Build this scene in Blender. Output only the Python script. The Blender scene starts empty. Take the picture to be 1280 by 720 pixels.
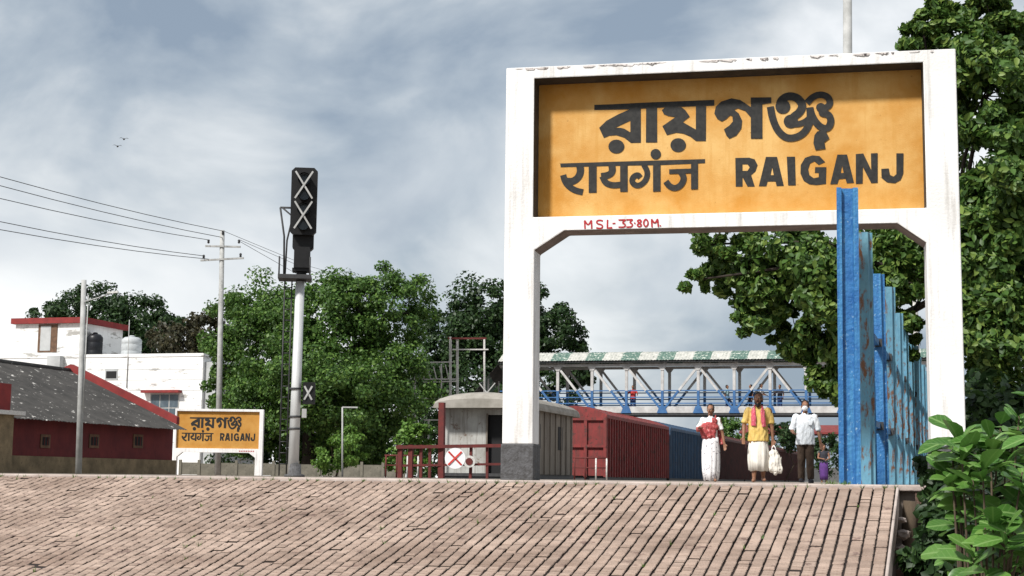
import bpy, bmesh, math, random
import numpy as np
from mathutils import Vector, Matrix, geometry
R = math.radians
random.seed(7); rng = np.random.default_rng(7)
SC = bpy.context.scene
COL = SC.collection

# ---------------------------------------------------------------- camera
F = 1900.0; YAW = R(16.0); PITCH = math.atan(238.0/F); ROLL = R(0.7)
CAM = Vector((0, 0, 1.6)); PZ = 1.578                      # eye height, platform level
FH = Vector((-math.sin(YAW), math.cos(YAW), 0)); RH = Vector((math.cos(YAW), math.sin(YAW), 0)); UZ = Vector((0, 0, 1))
FW = FH*math.cos(PITCH) + UZ*math.sin(PITCH); U0 = -FH*math.sin(PITCH) + UZ*math.cos(PITCH)
RR = RH*math.cos(ROLL) + U0*math.sin(ROLL); UU = -RH*math.sin(ROLL) + U0*math.cos(ROLL)
cd = bpy.data.cameras.new('camera'); cam = bpy.data.objects.new('camera', cd); COL.objects.link(cam)
cd.sensor_width = 36; cd.lens = F/1280*36; cd.clip_end = 5000; cd.clip_start = 0.1
M = Matrix.Identity(4)
for i in range(3):
    M[i][0] = RR[i]; M[i][1] = UU[i]; M[i][2] = -FW[i]; M[i][3] = CAM[i]
cam.matrix_world = M
SC.camera = cam

# ---------------------------------------------------------------- sky, sun, exposure
SUN_EL, SUN_AZ = R(46), R(204)          # azimuth clockwise from +Y: sun stands behind the camera, to its left
sun_dir = Vector((math.sin(SUN_AZ)*math.cos(SUN_EL), math.cos(SUN_AZ)*math.cos(SUN_EL), math.sin(SUN_EL)))
w = bpy.data.worlds.new('World'); SC.world = w; w.use_nodes = True
nt = w.node_tree; nt.nodes.clear()
N = nt.nodes.new; L = nt.links.new
out = N('ShaderNodeOutputWorld'); bg = N('ShaderNodeBackground'); bg.inputs['Strength'].default_value = 0.1
sky = N('ShaderNodeTexSky'); sky.sky_type = 'NISHITA'; sky.sun_disc = False
sky.sun_elevation = SUN_EL; sky.sun_rotation = SUN_AZ; sky.dust_density = 2.0
tc = N('ShaderNodeTexCoord'); mp = N('ShaderNodeMapping'); mp.inputs['Scale'].default_value = (1, 1, 1.7)
mp.inputs['Location'].default_value = (3.16, 1.7, 0.2)
L(tc.outputs['Generated'], mp.inputs['Vector'])
n1 = N('ShaderNodeTexNoise'); n1.inputs['Scale'].default_value = 4.2; n1.inputs['Detail'].default_value = 7; n1.inputs['Roughness'].default_value = 0.5
n1.inputs['Distortion'].default_value = 0.35
L(mp.outputs['Vector'], n1.inputs['Vector'])
r1 = N('ShaderNodeValToRGB'); L(n1.outputs['Fac'], r1.inputs['Fac'])
cr = r1.color_ramp
cr.elements[0].position = 0.385; cr.elements[0].color = (2.5, 3.1, 3.85, 1)
cr.elements[1].position = 0.64; cr.elements[1].color = (8.6, 8.75, 8.8, 1)
e = cr.elements.new(0.46); e.color = (3.9, 4.45, 5.0, 1)
e = cr.elements.new(0.535); e.color = (5.9, 6.25, 6.5, 1)
mx = N('ShaderNodeMixRGB'); mx.inputs['Fac'].default_value = 0.86
L(sky.outputs['Color'], mx.inputs['Color1']); L(r1.outputs['Color'], mx.inputs['Color2'])
# thicker, whiter cloud towards the horizon all the way round
sx = N('ShaderNodeSeparateXYZ'); L(tc.outputs['Generated'], sx.inputs['Vector'])
hz = N('ShaderNodeMapRange'); hz.inputs['From Min'].default_value = 0.03; hz.inputs['From Max'].default_value = 0.24
hz.inputs['To Min'].default_value = 1.0; hz.inputs['To Max'].default_value = 0.0
L(sx.outputs['Z'], hz.inputs['Value'])
n2 = N('ShaderNodeTexNoise'); n2.inputs['Scale'].default_value = 2.6; n2.inputs['Detail'].default_value = 3
L(mp.outputs['Vector'], n2.inputs['Vector'])
r2 = N('ShaderNodeMapRange'); r2.inputs['From Min'].default_value = 0.47; r2.inputs['From Max'].default_value = 0.58
L(n2.outputs['Fac'], r2.inputs['Value'])
mu = N('ShaderNodeMath'); mu.operation = 'MULTIPLY'; L(hz.outputs['Result'], mu.inputs[0]); L(r2.outputs['Result'], mu.inputs[1])
mx2 = N('ShaderNodeMixRGB'); L(mu.outputs[0], mx2.inputs['Fac']); L(mx.outputs['Color'], mx2.inputs['Color1'])
mx2.inputs['Color2'].default_value = (9.2, 9.3, 9.3, 1)
L(mx2.outputs['Color'], bg.inputs['Color']); L(bg.outputs[0], out.inputs['Surface'])
sl = bpy.data.lights.new('sun', 'SUN'); so = bpy.data.objects.new('sun', sl); COL.objects.link(so)
sl.energy = 4.5; sl.angle = R(6.0); sl.color = (1, 0.97, 0.92)
so.rotation_euler = sun_dir.to_track_quat('Z', 'Y').to_euler(); so.location = (0, 0, 60)
SC.view_settings.view_transform = 'Standard'; SC.view_settings.look = 'None'; SC.view_settings.gamma = 1
SC.view_settings.exposure = 0.3
SC.render.engine = 'CYCLES'
SC.cycles.max_bounces = 6; SC.cycles.transparent_max_bounces = 4
SC.cycles.use_denoising = True

# ---------------------------------------------------------------- pixel <-> place helpers
def ray(px, py): return FW + RR*((px-640)/F) + UU*((360-py)/F)
def P(px, py, D):
    d = ray(px, py); return CAM + d*(D/d.dot(FH))
def at_Y(px, py, Y):
    d = ray(px, py); return CAM + d*(Y/d.y)
def at_X(px, py, X):
    d = ray(px, py); return CAM + d*(X/d.x)
def at_plane(px, py, o, n):
    d = ray(px, py); return CAM + d*((o-CAM).dot(n)/d.dot(n))
def G(px, D, z):                       # the point at height z seen in column px, D metres ahead
    py = 600.0
    for _ in range(4):
        p = P(px, py, D); py -= (z-p.z)*F/D
    return P(px, py, D)

# ---------------------------------------------------------------- object helpers
def tag(o, label=None, cat=None, group=None, kind=None):
    if label: o['label'] = label
    if cat: o['category'] = cat
    if group: o['group'] = group
    if kind: o['kind'] = kind
    return o
def empty(name, loc, rz=0, label=None, cat=None, group=None):
    o = bpy.data.objects.new(name, None); COL.objects.link(o)
    o.location = loc; o.rotation_euler = (0, 0, rz); o.empty_display_size = 0.3
    return tag(o, label, cat, group)
def link(name, me, parent=None, loc=None, rot=None):
    o = bpy.data.objects.new(name, me); COL.objects.link(o); o.parent = parent
    if loc is not None: o.location = loc
    if rot is not None: o.rotation_euler = rot
    return o
class MB:
    def __init__(s): s.v = []; s.f = []; s.smooth = []
    def add(s, vs, fs, sm=False):
        b = len(s.v); s.v += [tuple(v) for v in vs]; s.f += [tuple(b+i for i in f) for f in fs]; s.smooth += [sm]*len(fs); return s
    def box(s, lo, hi):
        x0, y0, z0 = lo; x1, y1, z1 = hi
        return s.add([(x0,y0,z0),(x1,y0,z0),(x1,y1,z0),(x0,y1,z0),(x0,y0,z1),(x1,y0,z1),(x1,y1,z1),(x0,y1,z1)],
                     [(0,3,2,1),(4,5,6,7),(0,1,5,4),(1,2,6,5),(2,3,7,6),(3,0,4,7)])
    def bar(s, a, b, w, h=None, up=(0,0,1)):
        h = w if h is None else h
        a = Vector(a); b = Vector(b); d = (b-a).normalized(); up = Vector(up)
        if abs(d.dot(up)) > 0.95: up = Vector((0,1,0))
        x = d.cross(up).normalized(); y = x.cross(d).normalized()
        vs = [p + x*(sx_*w/2) + y*(sy_*h/2) for p in (a, b) for sx_, sy_ in ((-1,-1),(1,-1),(1,1),(-1,1))]
        return s.add(vs, [(0,1,2,3),(7,6,5,4),(0,4,5,1),(1,5,6,2),(2,6,7,3),(3,7,4,0)])
    def tube(s, pts, rad, n=8, cap=True, sm=True):
        pts = [Vector(p) for p in pts]; k = len(pts)
        rad = [rad]*k if isinstance(rad, (int, float)) else list(rad)
        vs = []; ref = None
        for i, p in enumerate(pts):
            d = (pts[min(i+1, k-1)] - pts[max(i-1, 0)]).normalized()
            if ref is None: ref = Vector((0,0,1)) if abs(d.z) < .9 else Vector((1,0,0))
            x = d.cross(ref).normalized(); y = x.cross(d).normalized(); ref = y
            for j in range(n):
                a = 2*math.pi*j/n; vs.append(p + (x*math.cos(a)+y*math.sin(a))*rad[i])
        fs = [(i*n+j, i*n+(j+1)%n, (i+1)*n+(j+1)%n, (i+1)*n+j) for i in range(k-1) for j in range(n)]
        if cap: fs += [tuple(range(n-1, -1, -1)), tuple((k-1)*n+j for j in range(n))]
        return s.add(vs, fs, sm)
    def lathe(s, prof, c=(0,0,0), n=16, sm=True, sx=1, sy=1):
        c = Vector(c); vs = []
        for (r, z) in prof:
            for j in range(n):
                a = 2*math.pi*j/n; vs.append((c.x+sx*r*math.cos(a), c.y+sy*r*math.sin(a), c.z+z))
        k = len(prof)
        fs = [(i*n+j, i*n+(j+1)%n, (i+1)*n+(j+1)%n, (i+1)*n+j) for i in range(k-1) for j in range(n)]
        fs += [tuple(range(n-1, -1, -1)), tuple((k-1)*n+j for j in range(n))]
        return s.add(vs, fs, sm)
    def prism(s, poly, ax, d0, d1):
        """poly of 2-D points extruded along axis ax ('x': poly is y,z; 'y': x,z; 'z': x,y)"""
        def m(p, d): return {'x': (d, p[0], p[1]), 'y': (p[0], d, p[1]), 'z': (p[0], p[1], d)}[ax]
        n = len(poly); vs = [m(p, d0) for p in poly] + [m(p, d1) for p in poly]
        fs = [tuple(range(n)), tuple(range(2*n-1, n-1, -1))] + [(i, i+n, (i+1)%n+n, (i+1)%n) for i in range(n)]
        return s.add(vs, fs)
    def disc(s, c, r, nrm, t=0.01, n=20):
        nrm = Vector(nrm).normalized(); c = Vector(c); return s.tube([c-nrm*t/2, c+nrm*t/2], r, n, sm=False)
    def mesh(s, name, mat):
        me = bpy.data.meshes.new(name); me.from_pydata(s.v, [], s.f)
        me.polygons.foreach_set('use_smooth', s.smooth)
        bm = bmesh.new(); bm.from_mesh(me); bmesh.ops.recalc_face_normals(bm, faces=bm.faces); bm.to_mesh(me); bm.free()
        if mat: me.materials.append(mat)
        return me
    def build(s, name, mat, parent=None, loc=None, rot=None):
        return link(name, s.mesh(name, mat), parent, loc, rot)
def bevel(o, wdt, seg=2):
    m = o.modifiers.new('bevel', 'BEVEL'); m.width = wdt; m.segments = seg; m.limit_method = 'ANGLE'; return o

# ---------------------------------------------------------------- materials
MATS = {}
def mat(name, c1, c2=None, scale=3.0, rough=0.75, metal=0.0, bump=0.0, bscale=30.0, spots=None, spot_scale=12.0, spot_amt=0.62,
        island=0.0, objrand=0.0, stretch=(1,1,1), contrast=(0.35, 0.65), wave=None, streak=None, streak_amt=.5):
    """procedural: two colours mixed by noise, optional dark wear spots, per-island / per-object value changes, bump, corrugation"""
    m = bpy.data.materials.new(name); m.use_nodes = True; t = m.node_tree; n = t.nodes.new; l = t.links.new
    b = t.nodes['Principled BSDF']; b.inputs['Roughness'].default_value = rough; b.inputs['Metallic'].default_value = metal
    b.inputs['Specular IOR Level'].default_value = 0.3
    tcn = n('ShaderNodeTexCoord'); mpn = n('ShaderNodeMapping'); mpn.inputs['Scale'].default_value = stretch
    l(tcn.outputs['Object'], mpn.inputs['Vector'])
    ns = n('ShaderNodeTexNoise'); ns.inputs['Scale'].default_value = scale; ns.inputs['Detail'].default_value = 6; ns.inputs['Roughness'].default_value = 0.6
    l(mpn.outputs['Vector'], ns.inputs['Vector'])
    mr = n('ShaderNodeMapRange'); mr.inputs['From Min'].default_value = contrast[0]; mr.inputs['From Max'].default_value = contrast[1]
    l(ns.outputs['Fac'], mr.inputs['Value'])
    mixn = n('ShaderNodeMixRGB'); l(mr.outputs['Result'], mixn.inputs['Fac'])
    mixn.inputs['Color1'].default_value = (*c1, 1); mixn.inputs['Color2'].default_value = (*(c2 or c1), 1)
    col = mixn.outputs['Color']
    if spots:
        s2 = n('ShaderNodeTexNoise'); s2.inputs['Scale'].default_value = spot_scale; s2.inputs['Detail'].default_value = 8; s2.inputs['Roughness'].default_value = .7
        l(mpn.outputs['Vector'], s2.inputs['Vector'])
        m2 = n('ShaderNodeMapRange'); m2.inputs['From Min'].default_value = spot_amt; m2.inputs['From Max'].default_value = spot_amt+.06
        l(s2.outputs['Fac'], m2.inputs['Value'])
        k = n('ShaderNodeMixRGB'); l(m2.outputs['Result'], k.inputs['Fac']); l(col, k.inputs['Color1']); k.inputs['Color2'].default_value = (*spots, 1)
        col = k.outputs['Color']
    if streak:                                             # rain streaks and grime running down
        m4 = n('ShaderNodeMapping'); m4.inputs['Scale'].default_value = (7, 7, .55); l(tcn.outputs['Object'], m4.inputs['Vector'])
        s4 = n('ShaderNodeTexNoise'); s4.inputs['Scale'].default_value = 1.6; s4.inputs['Detail'].default_value = 7; s4.inputs['Roughness'].default_value = .65
        l(m4.outputs['Vector'], s4.inputs['Vector'])
        r4 = n('ShaderNodeMapRange'); r4.inputs['From Min'].default_value = streak_amt; r4.inputs['From Max'].default_value = streak_amt+.22
        r4.inputs['To Max'].default_value = .8; l(s4.outputs['Fac'], r4.inputs['Value'])
        k4 = n('ShaderNodeMixRGB'); l(r4.outputs['Result'], k4.inputs['Fac']); l(col, k4.inputs['Color1']); k4.inputs['Color2'].default_value = (*streak, 1); col = k4.outputs['Color']
    if island or objrand:
        val = None
        if island:
            g = n('ShaderNodeNewGeometry'); val = g.outputs['Random Per Island']
        if objrand:
            oi = n('ShaderNodeObjectInfo')
            if val is None: val = oi.outputs['Random']
            else:
                ad = n('ShaderNodeMath'); ad.operation = 'ADD'; l(val, ad.inputs[0]); l(oi.outputs['Random'], ad.inputs[1])
                fr = n('ShaderNodeMath'); fr.operation = 'FRACT'; l(ad.outputs[0], fr.inputs[0]); val = fr.outputs[0]
        a = island or objrand
        mr3 = n('ShaderNodeMapRange'); mr3.inputs['To Min'].default_value = 1-a; mr3.inputs['To Max'].default_value = 1+a*.7
        l(val, mr3.inputs['Value'])
        hs = n('ShaderNodeHueSaturation'); l(mr3.outputs['Result'], hs.inputs['Value']); l(col, hs.inputs['Color']); col = hs.outputs['Color']
    l(col, b.inputs['Base Color'])
    if bump or wave:
        bp = n('ShaderNodeBump'); bp.inputs['Strength'].default_value = bump or .6; bp.inputs['Distance'].default_value = 0.02
        nb = n('ShaderNodeTexNoise'); nb.inputs['Scale'].default_value = bscale; nb.inputs['Detail'].default_value = 4
        l(mpn.outputs['Vector'], nb.inputs['Vector']); l(nb.outputs['Fac'], bp.inputs['Height']); l(bp.outputs['Normal'], b.inputs['Normal'])
    MATS[name] = m; return m
def leafmat(name, c1, c2, c3, trans=0.3, rough=0.5, vein=False):
    m = bpy.data.materials.new(name); m.use_nodes = True; t = m.node_tree; n = t.nodes.new; l = t.links.new
    b = t.nodes['Principled BSDF']; o = t.nodes['Material Output']; b.inputs['Roughness'].default_value = rough; b.inputs['Specular IOR Level'].default_value = .35
    g = n('ShaderNodeNewGeometry'); oi = n('ShaderNodeObjectInfo')
    ad = n('ShaderNodeMath'); ad.operation = 'ADD'; l(g.outputs['Random Per Island'], ad.inputs[0]); l(oi.outputs['Random'], ad.inputs[1])
    fr = n('ShaderNodeMath'); fr.operation = 'FRACT'; l(ad.outputs[0], fr.inputs[0])
    rp = n('ShaderNodeValToRGB'); l(fr.outputs[0], rp.inputs['Fac'])
    rp.color_ramp.elements[0].color = (*c1, 1); rp.color_ramp.elements[1].color = (*c3, 1); e = rp.color_ramp.elements.new(.6); e.color = (*c2, 1)
    lc = rp.outputs['Color']
    if vein:                                               # pale midrib and blotches on big leaves
        tcn = n('ShaderNodeTexCoord'); sp = n('ShaderNodeSeparateXYZ'); l(tcn.outputs['Object'], sp.inputs['Vector'])
        ab = n('ShaderNodeMath'); ab.operation = 'ABSOLUTE'; l(sp.outputs['X'], ab.inputs[0])
        mv = n('ShaderNodeMapRange'); mv.inputs['From Min'].default_value = .0035; mv.inputs['From Max'].default_value = .0075; mv.inputs['To Min'].default_value = .75; mv.inputs['To Max'].default_value = 0; l(ab.outputs[0], mv.inputs['Value'])
        yy = n('ShaderNodeMath'); yy.operation = 'SUBTRACT'; l(sp.outputs['Y'], yy.inputs[0]); l(ab.outputs[0], yy.inputs[1])
        wv = n('ShaderNodeMath'); wv.operation = 'MULTIPLY'; l(yy.outputs[0], wv.inputs[0]); wv.inputs[1].default_value = 190
        sn = n('ShaderNodeMath'); sn.operation = 'SINE'; l(wv.outputs[0], sn.inputs[0])
        ms_ = n('ShaderNodeMapRange'); ms_.inputs['From Min'].default_value = .86; ms_.inputs['From Max'].default_value = 1; ms_.inputs['To Max'].default_value = .38; l(sn.outputs[0], ms_.inputs['Value'])
        mm = n('ShaderNodeMath'); mm.operation = 'MAXIMUM'; l(mv.outputs['Result'], mm.inputs[0]); l(ms_.outputs['Result'], mm.inputs[1])
        k1 = n('ShaderNodeMixRGB'); l(mm.outputs[0], k1.inputs['Fac']); l(lc, k1.inputs['Color1']); k1.inputs['Color2'].default_value = (.22,.36,.12,1)
        nz = n('ShaderNodeTexNoise'); nz.inputs['Scale'].default_value = 14; nz.inputs['Detail'].default_value = 5; l(tcn.outputs['Object'], nz.inputs['Vector'])
        mz = n('ShaderNodeMapRange'); mz.inputs['From Min'].default_value = .52; mz.inputs['From Max'].default_value = .72; mz.inputs['To Max'].default_value = .55; l(nz.outputs['Fac'], mz.inputs['Value'])
        k2_ = n('ShaderNodeMixRGB'); l(mz.outputs['Result'], k2_.inputs['Fac']); l(k1.outputs['Color'], k2_.inputs['Color1']); k2_.inputs['Color2'].default_value = (.20,.30,.10,1); lc = k2_.outputs['Color']
    l(lc, b.inputs['Base Color'])
    tr = n('ShaderNodeBsdfTranslucent'); l(rp.outputs['Color'], tr.inputs['Color'])
    ms = n('ShaderNodeMixShader'); ms.inputs['Fac'].default_value = trans
    l(b.outputs[0], ms.inputs[1]); l(tr.outputs[0], ms.inputs[2]); l(ms.outputs[0], o.inputs['Surface'])
    MATS[name] = m; return m
mat('earth', (.10,.085,.06), (.16,.13,.09), scale=.6, bump=.4, bscale=6)
mat('platform', (.30,.25,.21), (.22,.18,.15), scale=1.2, bump=.2)
mat('mortar', (.014,.009,.007), (.025,.016,.012), scale=9)
mat('brick', (.385,.29,.235), (.225,.16,.125), scale=1.4, rough=.92, bump=.6, bscale=60, spots=(.17,.115,.095), spot_scale=6, spot_amt=.58, island=.17, objrand=.17)
mat('coping', (.46,.39,.35), (.33,.27,.24), scale=3, bump=.3, spots=(.15,.11,.09), spot_amt=.62)
mat('brickwall', (.16,.09,.065), (.09,.06,.045), scale=3, bump=.6, spots=(.03,.025,.02), spot_amt=.55)
mat('white_paint', (.78,.77,.765), (.66,.65,.64), scale=1.3, rough=.7, bump=.2, bscale=40, spots=(.12,.10,.09), spot_scale=16, spot_amt=.685, streak=(.36,.34,.31), streak_amt=.52)
mat('white_top', (.70,.66,.64), (.38,.34,.32), scale=5, rough=.9, spots=(.06,.05,.05), spot_scale=9, spot_amt=.54)
mat('sign_yellow2', (.42,.19,.03), (.50,.26,.06), scale=1.5, rough=.65)
mat('sign_yellow', (.48,.215,.03), (.62,.38,.13), scale=1.5, rough=.65, contrast=(.36,.62), spots=(.36,.17,.035), spot_scale=14, spot_amt=.64, bump=.15, bscale=80, streak=(.50,.25,.05), streak_amt=.5)
mat('reveal_shade', (.03,.024,.02), (.055,.045,.035), scale=8, rough=.85)  # recess shade painted as near-black on the inner faces round the panel
mat('letter_black', (.011,.011,.011), (.026,.025,.023), scale=25, rough=.6)
mat('letter_red', (.42,.012,.02), (.28,.01,.015), scale=40, rough=.6)
mat('granite', (.055,.053,.053), (.10,.10,.105), scale=22, rough=.75, bump=.5, bscale=50)
mat('soffit_brown', (.24,.19,.165), (.15,.12,.105), scale=5, rough=.9)  # darker brown for the undersides of the frame
mat('blue_dark', (.026,.115,.31), (.045,.18,.40), scale=9, rough=.4, bump=.6, bscale=30, spots=(.30,.46,.58), spot_scale=24, spot_amt=.60, streak=(.10,.33,.52), streak_amt=.5)
mat('blue_pale', (.15,.33,.43), (.085,.24,.37), scale=6, rough=.5, bump=.5, bscale=25, spots=(.15,.07,.035), spot_scale=7, spot_amt=.50, objrand=.2, stretch=(1,1,.4))
mat('bridge_blue', (.035,.10,.24), (.05,.14,.30), scale=3, rough=.5)
mat('bridge_white', (.52,.51,.50), (.36,.345,.335), scale=2, rough=.7, spots=(.2,.15,.12), spot_amt=.64)
mat('roof_green', (.055,.11,.09), (.12,.19,.155), scale=6, rough=.7, spots=(.5,.52,.46), spot_scale=5, spot_amt=.54)
mat('roof_white', (.50,.49,.45), (.34,.34,.31), scale=3, rough=.7, spots=(.17,.2,.16), spot_scale=6, spot_amt=.57)
mat('steel_dark', (.03,.03,.033), (.05,.05,.05), scale=6, rough=.6)
mat('signal_black', (.004,.004,.0045), (.009,.009,.01), scale=10, rough=.55)
mat('silver', (.66,.67,.67), (.46,.47,.47), scale=3, rough=.5, metal=.25, stretch=(1,1,.25))
mat('pole_grey', (.42,.42,.41), (.28,.28,.27), scale=4, rough=.7)
mat('cross_white', (.66,.65,.62), (.38,.36,.34), scale=20, rough=.8)
mat('wagon_red', (.22,.034,.032), (.15,.026,.025), scale=2, rough=.65, spots=(.07,.03,.025), spot_scale=4, spot_amt=.56, streak=(.09,.035,.03), streak_amt=.46)
mat('wagon_maroon', (.085,.026,.024), (.05,.02,.018), scale=2, rough=.7, spots=(.05,.03,.025), spot_amt=.6)
mat('wagon_blue', (.035,.085,.16), (.028,.06,.11), scale=2, rough=.65, spots=(.05,.045,.05), spot_amt=.58, streak=(.03,.04,.055), streak_amt=.46)
mat('van_grey', (.42,.42,.40), (.27,.26,.24), scale=1.2, rough=.75, spots=(.15,.11,.085), spot_scale=2.6, spot_amt=.6, streak=(.16,.14,.12), streak_amt=.5)
mat('van_roof', (.30,.28,.25), (.20,.185,.16), scale=2, rough=.85)
mat('van_side', (.20,.175,.145), (.13,.11,.09), scale=2, rough=.8, stretch=(1,1,.3), spots=(.06,.045,.035), spot_amt=.6)
mat('dark_hole', (.012,.012,.013))
mat('shed_red', (.15,.028,.028), (.10,.02,.022), scale=1.5, rough=.85, spots=(.08,.02,.02), spot_amt=.6, streak=(.07,.02,.022), streak_amt=.52)
mat('trim_red', (.24,.033,.03), (.17,.026,.026), scale=2, rough=.8)
mat('plinth_ochre', (.24,.18,.105), (.13,.10,.06), scale=2, rough=.9, spots=(.07,.06,.04), spot_amt=.58)
mat('shed_roof', (.038,.036,.034), (.062,.058,.054), scale=1.5, rough=.9, spots=(.5,.48,.45), spot_scale=3.2, spot_amt=.60)
mat('house_white', (.80,.80,.79), (.68,.68,.67), scale=.6, rough=.85, spots=(.34,.33,.31), spot_scale=1.1, spot_amt=.56, stretch=(.5,.5,2.2), streak=(.42,.41,.39), streak_amt=.55)
mat('house_grey', (.45,.46,.46), (.32,.33,.33), scale=.8, rough=.85)
mat('glass', (.10,.13,.15), (.06,.08,.10), scale=2, rough=.15)
mat('wood_brown', (.16,.09,.055), (.09,.055,.035), scale=4, rough=.8)
mat('tank_black', (.012,.013,.016), rough=.4)
mat('tank_grey', (.46,.48,.49), (.36,.38,.39), scale=2, rough=.5)
mat('concrete', (.20,.185,.15), (.11,.105,.085), scale=1.5, rough=.9, spots=(.08,.08,.06), spot_amt=.6)
mat('rust_red', (.13,.025,.022), (.085,.022,.02), scale=6, rough=.8)
mat('bark', (.11,.08,.055), (.06,.045,.03), scale=5, rough=.95, bump=.6, bscale=12, stretch=(1,1,.3))
mat('bark_dark', (.045,.036,.028), (.028,.022,.018), scale=4, rough=.95)
mat('skin', (.27,.135,.08), (.20,.095,.057), scale=9, rough=.55)
mat('skin_light', (.20,.095,.055), (.15,.07,.04), scale=9, rough=.55)
mat('hair_black', (.008,.007,.007), (.018,.016,.015), scale=30, rough=.6)
mat('hair_grey', (.10,.085,.075), (.05,.04,.035), scale=30, rough=.7)
mat('cloth_white', (.80,.80,.80), (.70,.70,.72), scale=6, rough=.9)
mat('cloth_shirt', (.80,.84,.88), (.74,.79,.85), scale=6, rough=.9)
mat('cloth_yellow', (.66,.48,.17), (.54,.36,.095), scale=7, rough=.9)
mat('cloth_dhoti', (.76,.73,.67), (.62,.58,.52), scale=7, rough=.9)
mat('cloth_print', (.78,.77,.78), (.70,.69,.71), scale=8, rough=.9, spots=(.10,.08,.12), spot_scale=15, spot_amt=.56)
mat('cloth_red', (.40,.075,.075), (.30,.05,.055), scale=16, rough=.9, spots=(.55,.27,.25), spot_scale=20, spot_amt=.56)
mat('cloth_pink', (.55,.11,.15), (.46,.07,.11), scale=16, rough=.9, spots=(.62,.40,.38), spot_scale=18, spot_amt=.56)
mat('cloth_brown', (.075,.05,.035), (.05,.034,.025), scale=9, rough=.9)
mat('cloth_dark', (.025,.025,.032), (.04,.04,.05), scale=9, rough=.9)
mat('cloth_purple', (.10,.035,.18), (.07,.03,.13), scale=9, rough=.9)
mat('cloth_scarlet', (.50,.05,.04), (.40,.04,.035), scale=9, rough=.9)
mat('cloth_navy', (.02,.035,.10), (.03,.05,.13), scale=9, rough=.9)
mat('cloth_teal', (.28,.40,.42), (.2,.3,.33), scale=9, rough=.9)
mat('eye_white', (.7,.68,.64)); mat('lip', (.16,.05,.04))
mat('far_wall', (.55,.56,.55), (.42,.43,.42), scale=1, rough=.9)
mat('rail_steel', (.12,.09,.07), (.2,.16,.13), scale=5, rough=.5, metal=.5)
mat('ballast', (.10,.09,.08), (.17,.155,.14), scale=14, rough=.95, bump=.8, bscale=14)
leafmat('leaf_big', (.034,.08,.014), (.068,.145,.026), (.14,.235,.045))
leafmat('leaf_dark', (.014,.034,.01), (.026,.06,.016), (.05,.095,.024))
leafmat('leaf_right', (.030,.07,.014), (.075,.15,.028), (.19,.27,.055))
leafmat('leaf_brown', (.030,.034,.016), (.05,.045,.022), (.075,.065,.03))
leafmat('leaf_lime', (.05,.12,.015), (.10,.20,.03), (.16,.27,.05))
leafmat('leaf_bush', (.045,.125,.02), (.08,.19,.035), (.15,.28,.06), trans=.3, rough=.3, vein=True)
leafmat('leaf_yellow', (.40,.30,.03), (.5,.38,.05), (.45,.30,.05))
# ================================================================ the setting
YC = 14.6; SLOPE = 0.22; XR = -0.47; XL = -13.1
YF = YC - PZ/SLOPE                                        # foot of the ramp
gm = MB(); gm.add([(-900,-300,0),(900,-300,0),(900,1600,0),(-900,1600,0)], [(0,1,2,3)])
tag(gm.build('ground', MATS['earth']), kind='structure')
# platform slab behind the ramp, with a coping along its end
pm = MB(); pm.box((XL, YC+.012, .02), (.45, 230, PZ)); tag(pm.build('platform', MATS['platform']), kind='structure')
cm = MB(); cm.box((XL, YC-.085, PZ-.05), (.47, YC+.22, PZ+.006)); tag(bevel(cm.build('platform_coping', MATS['coping']), .012), kind='structure')
pw = MB(); pw.box((XR+.17, YC-.06, .0), (.44, YC+.010, PZ-.055)); tag(pw.build('platform_end_wall', MATS['brickwall']), kind='structure')
# far platform on the other side of the tracks, and the track bed with two lines
tag(MB().box((-150, 38, .02), (-21.5, 240, PZ-.01)).build('far_platform', MATS['platform']), kind='structure')
tag(MB().box((-21.4, 10, .02), (XL-.1, 240, .42)).build('track_bed', MATS['ballast']), kind='structure')
for xc, lb in ((-15.95, 'steel track beside the near platform, under the parked goods train'), (-19.6, 'empty steel track between the parked goods train and the far platform')):
    t = empty('railway_track', (xc, 12, .42), 0, lb, 'track')
    sm_ = MB().box((-1.3, -.13, 0), (1.3, .13, .13)).mesh('sleeper', MATS['concrete'])
    rest = MB()
    for i in range(350):
        if i < 40: link('sleeper', sm_, t, (0, .65*i, 0))
        else: rest.box((-1.3, .65*i-.13, 0), (1.3, .65*i+.13, .13))
    tag(rest.build('sleeper', MATS['concrete'], t), kind='stuff')
    for s in (-1, 1): MB().box((s*.838-.035, -.5, .13), (s*.838+.035, 228, .29)).build('rail', MATS['rail_steel'], t)
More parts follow.
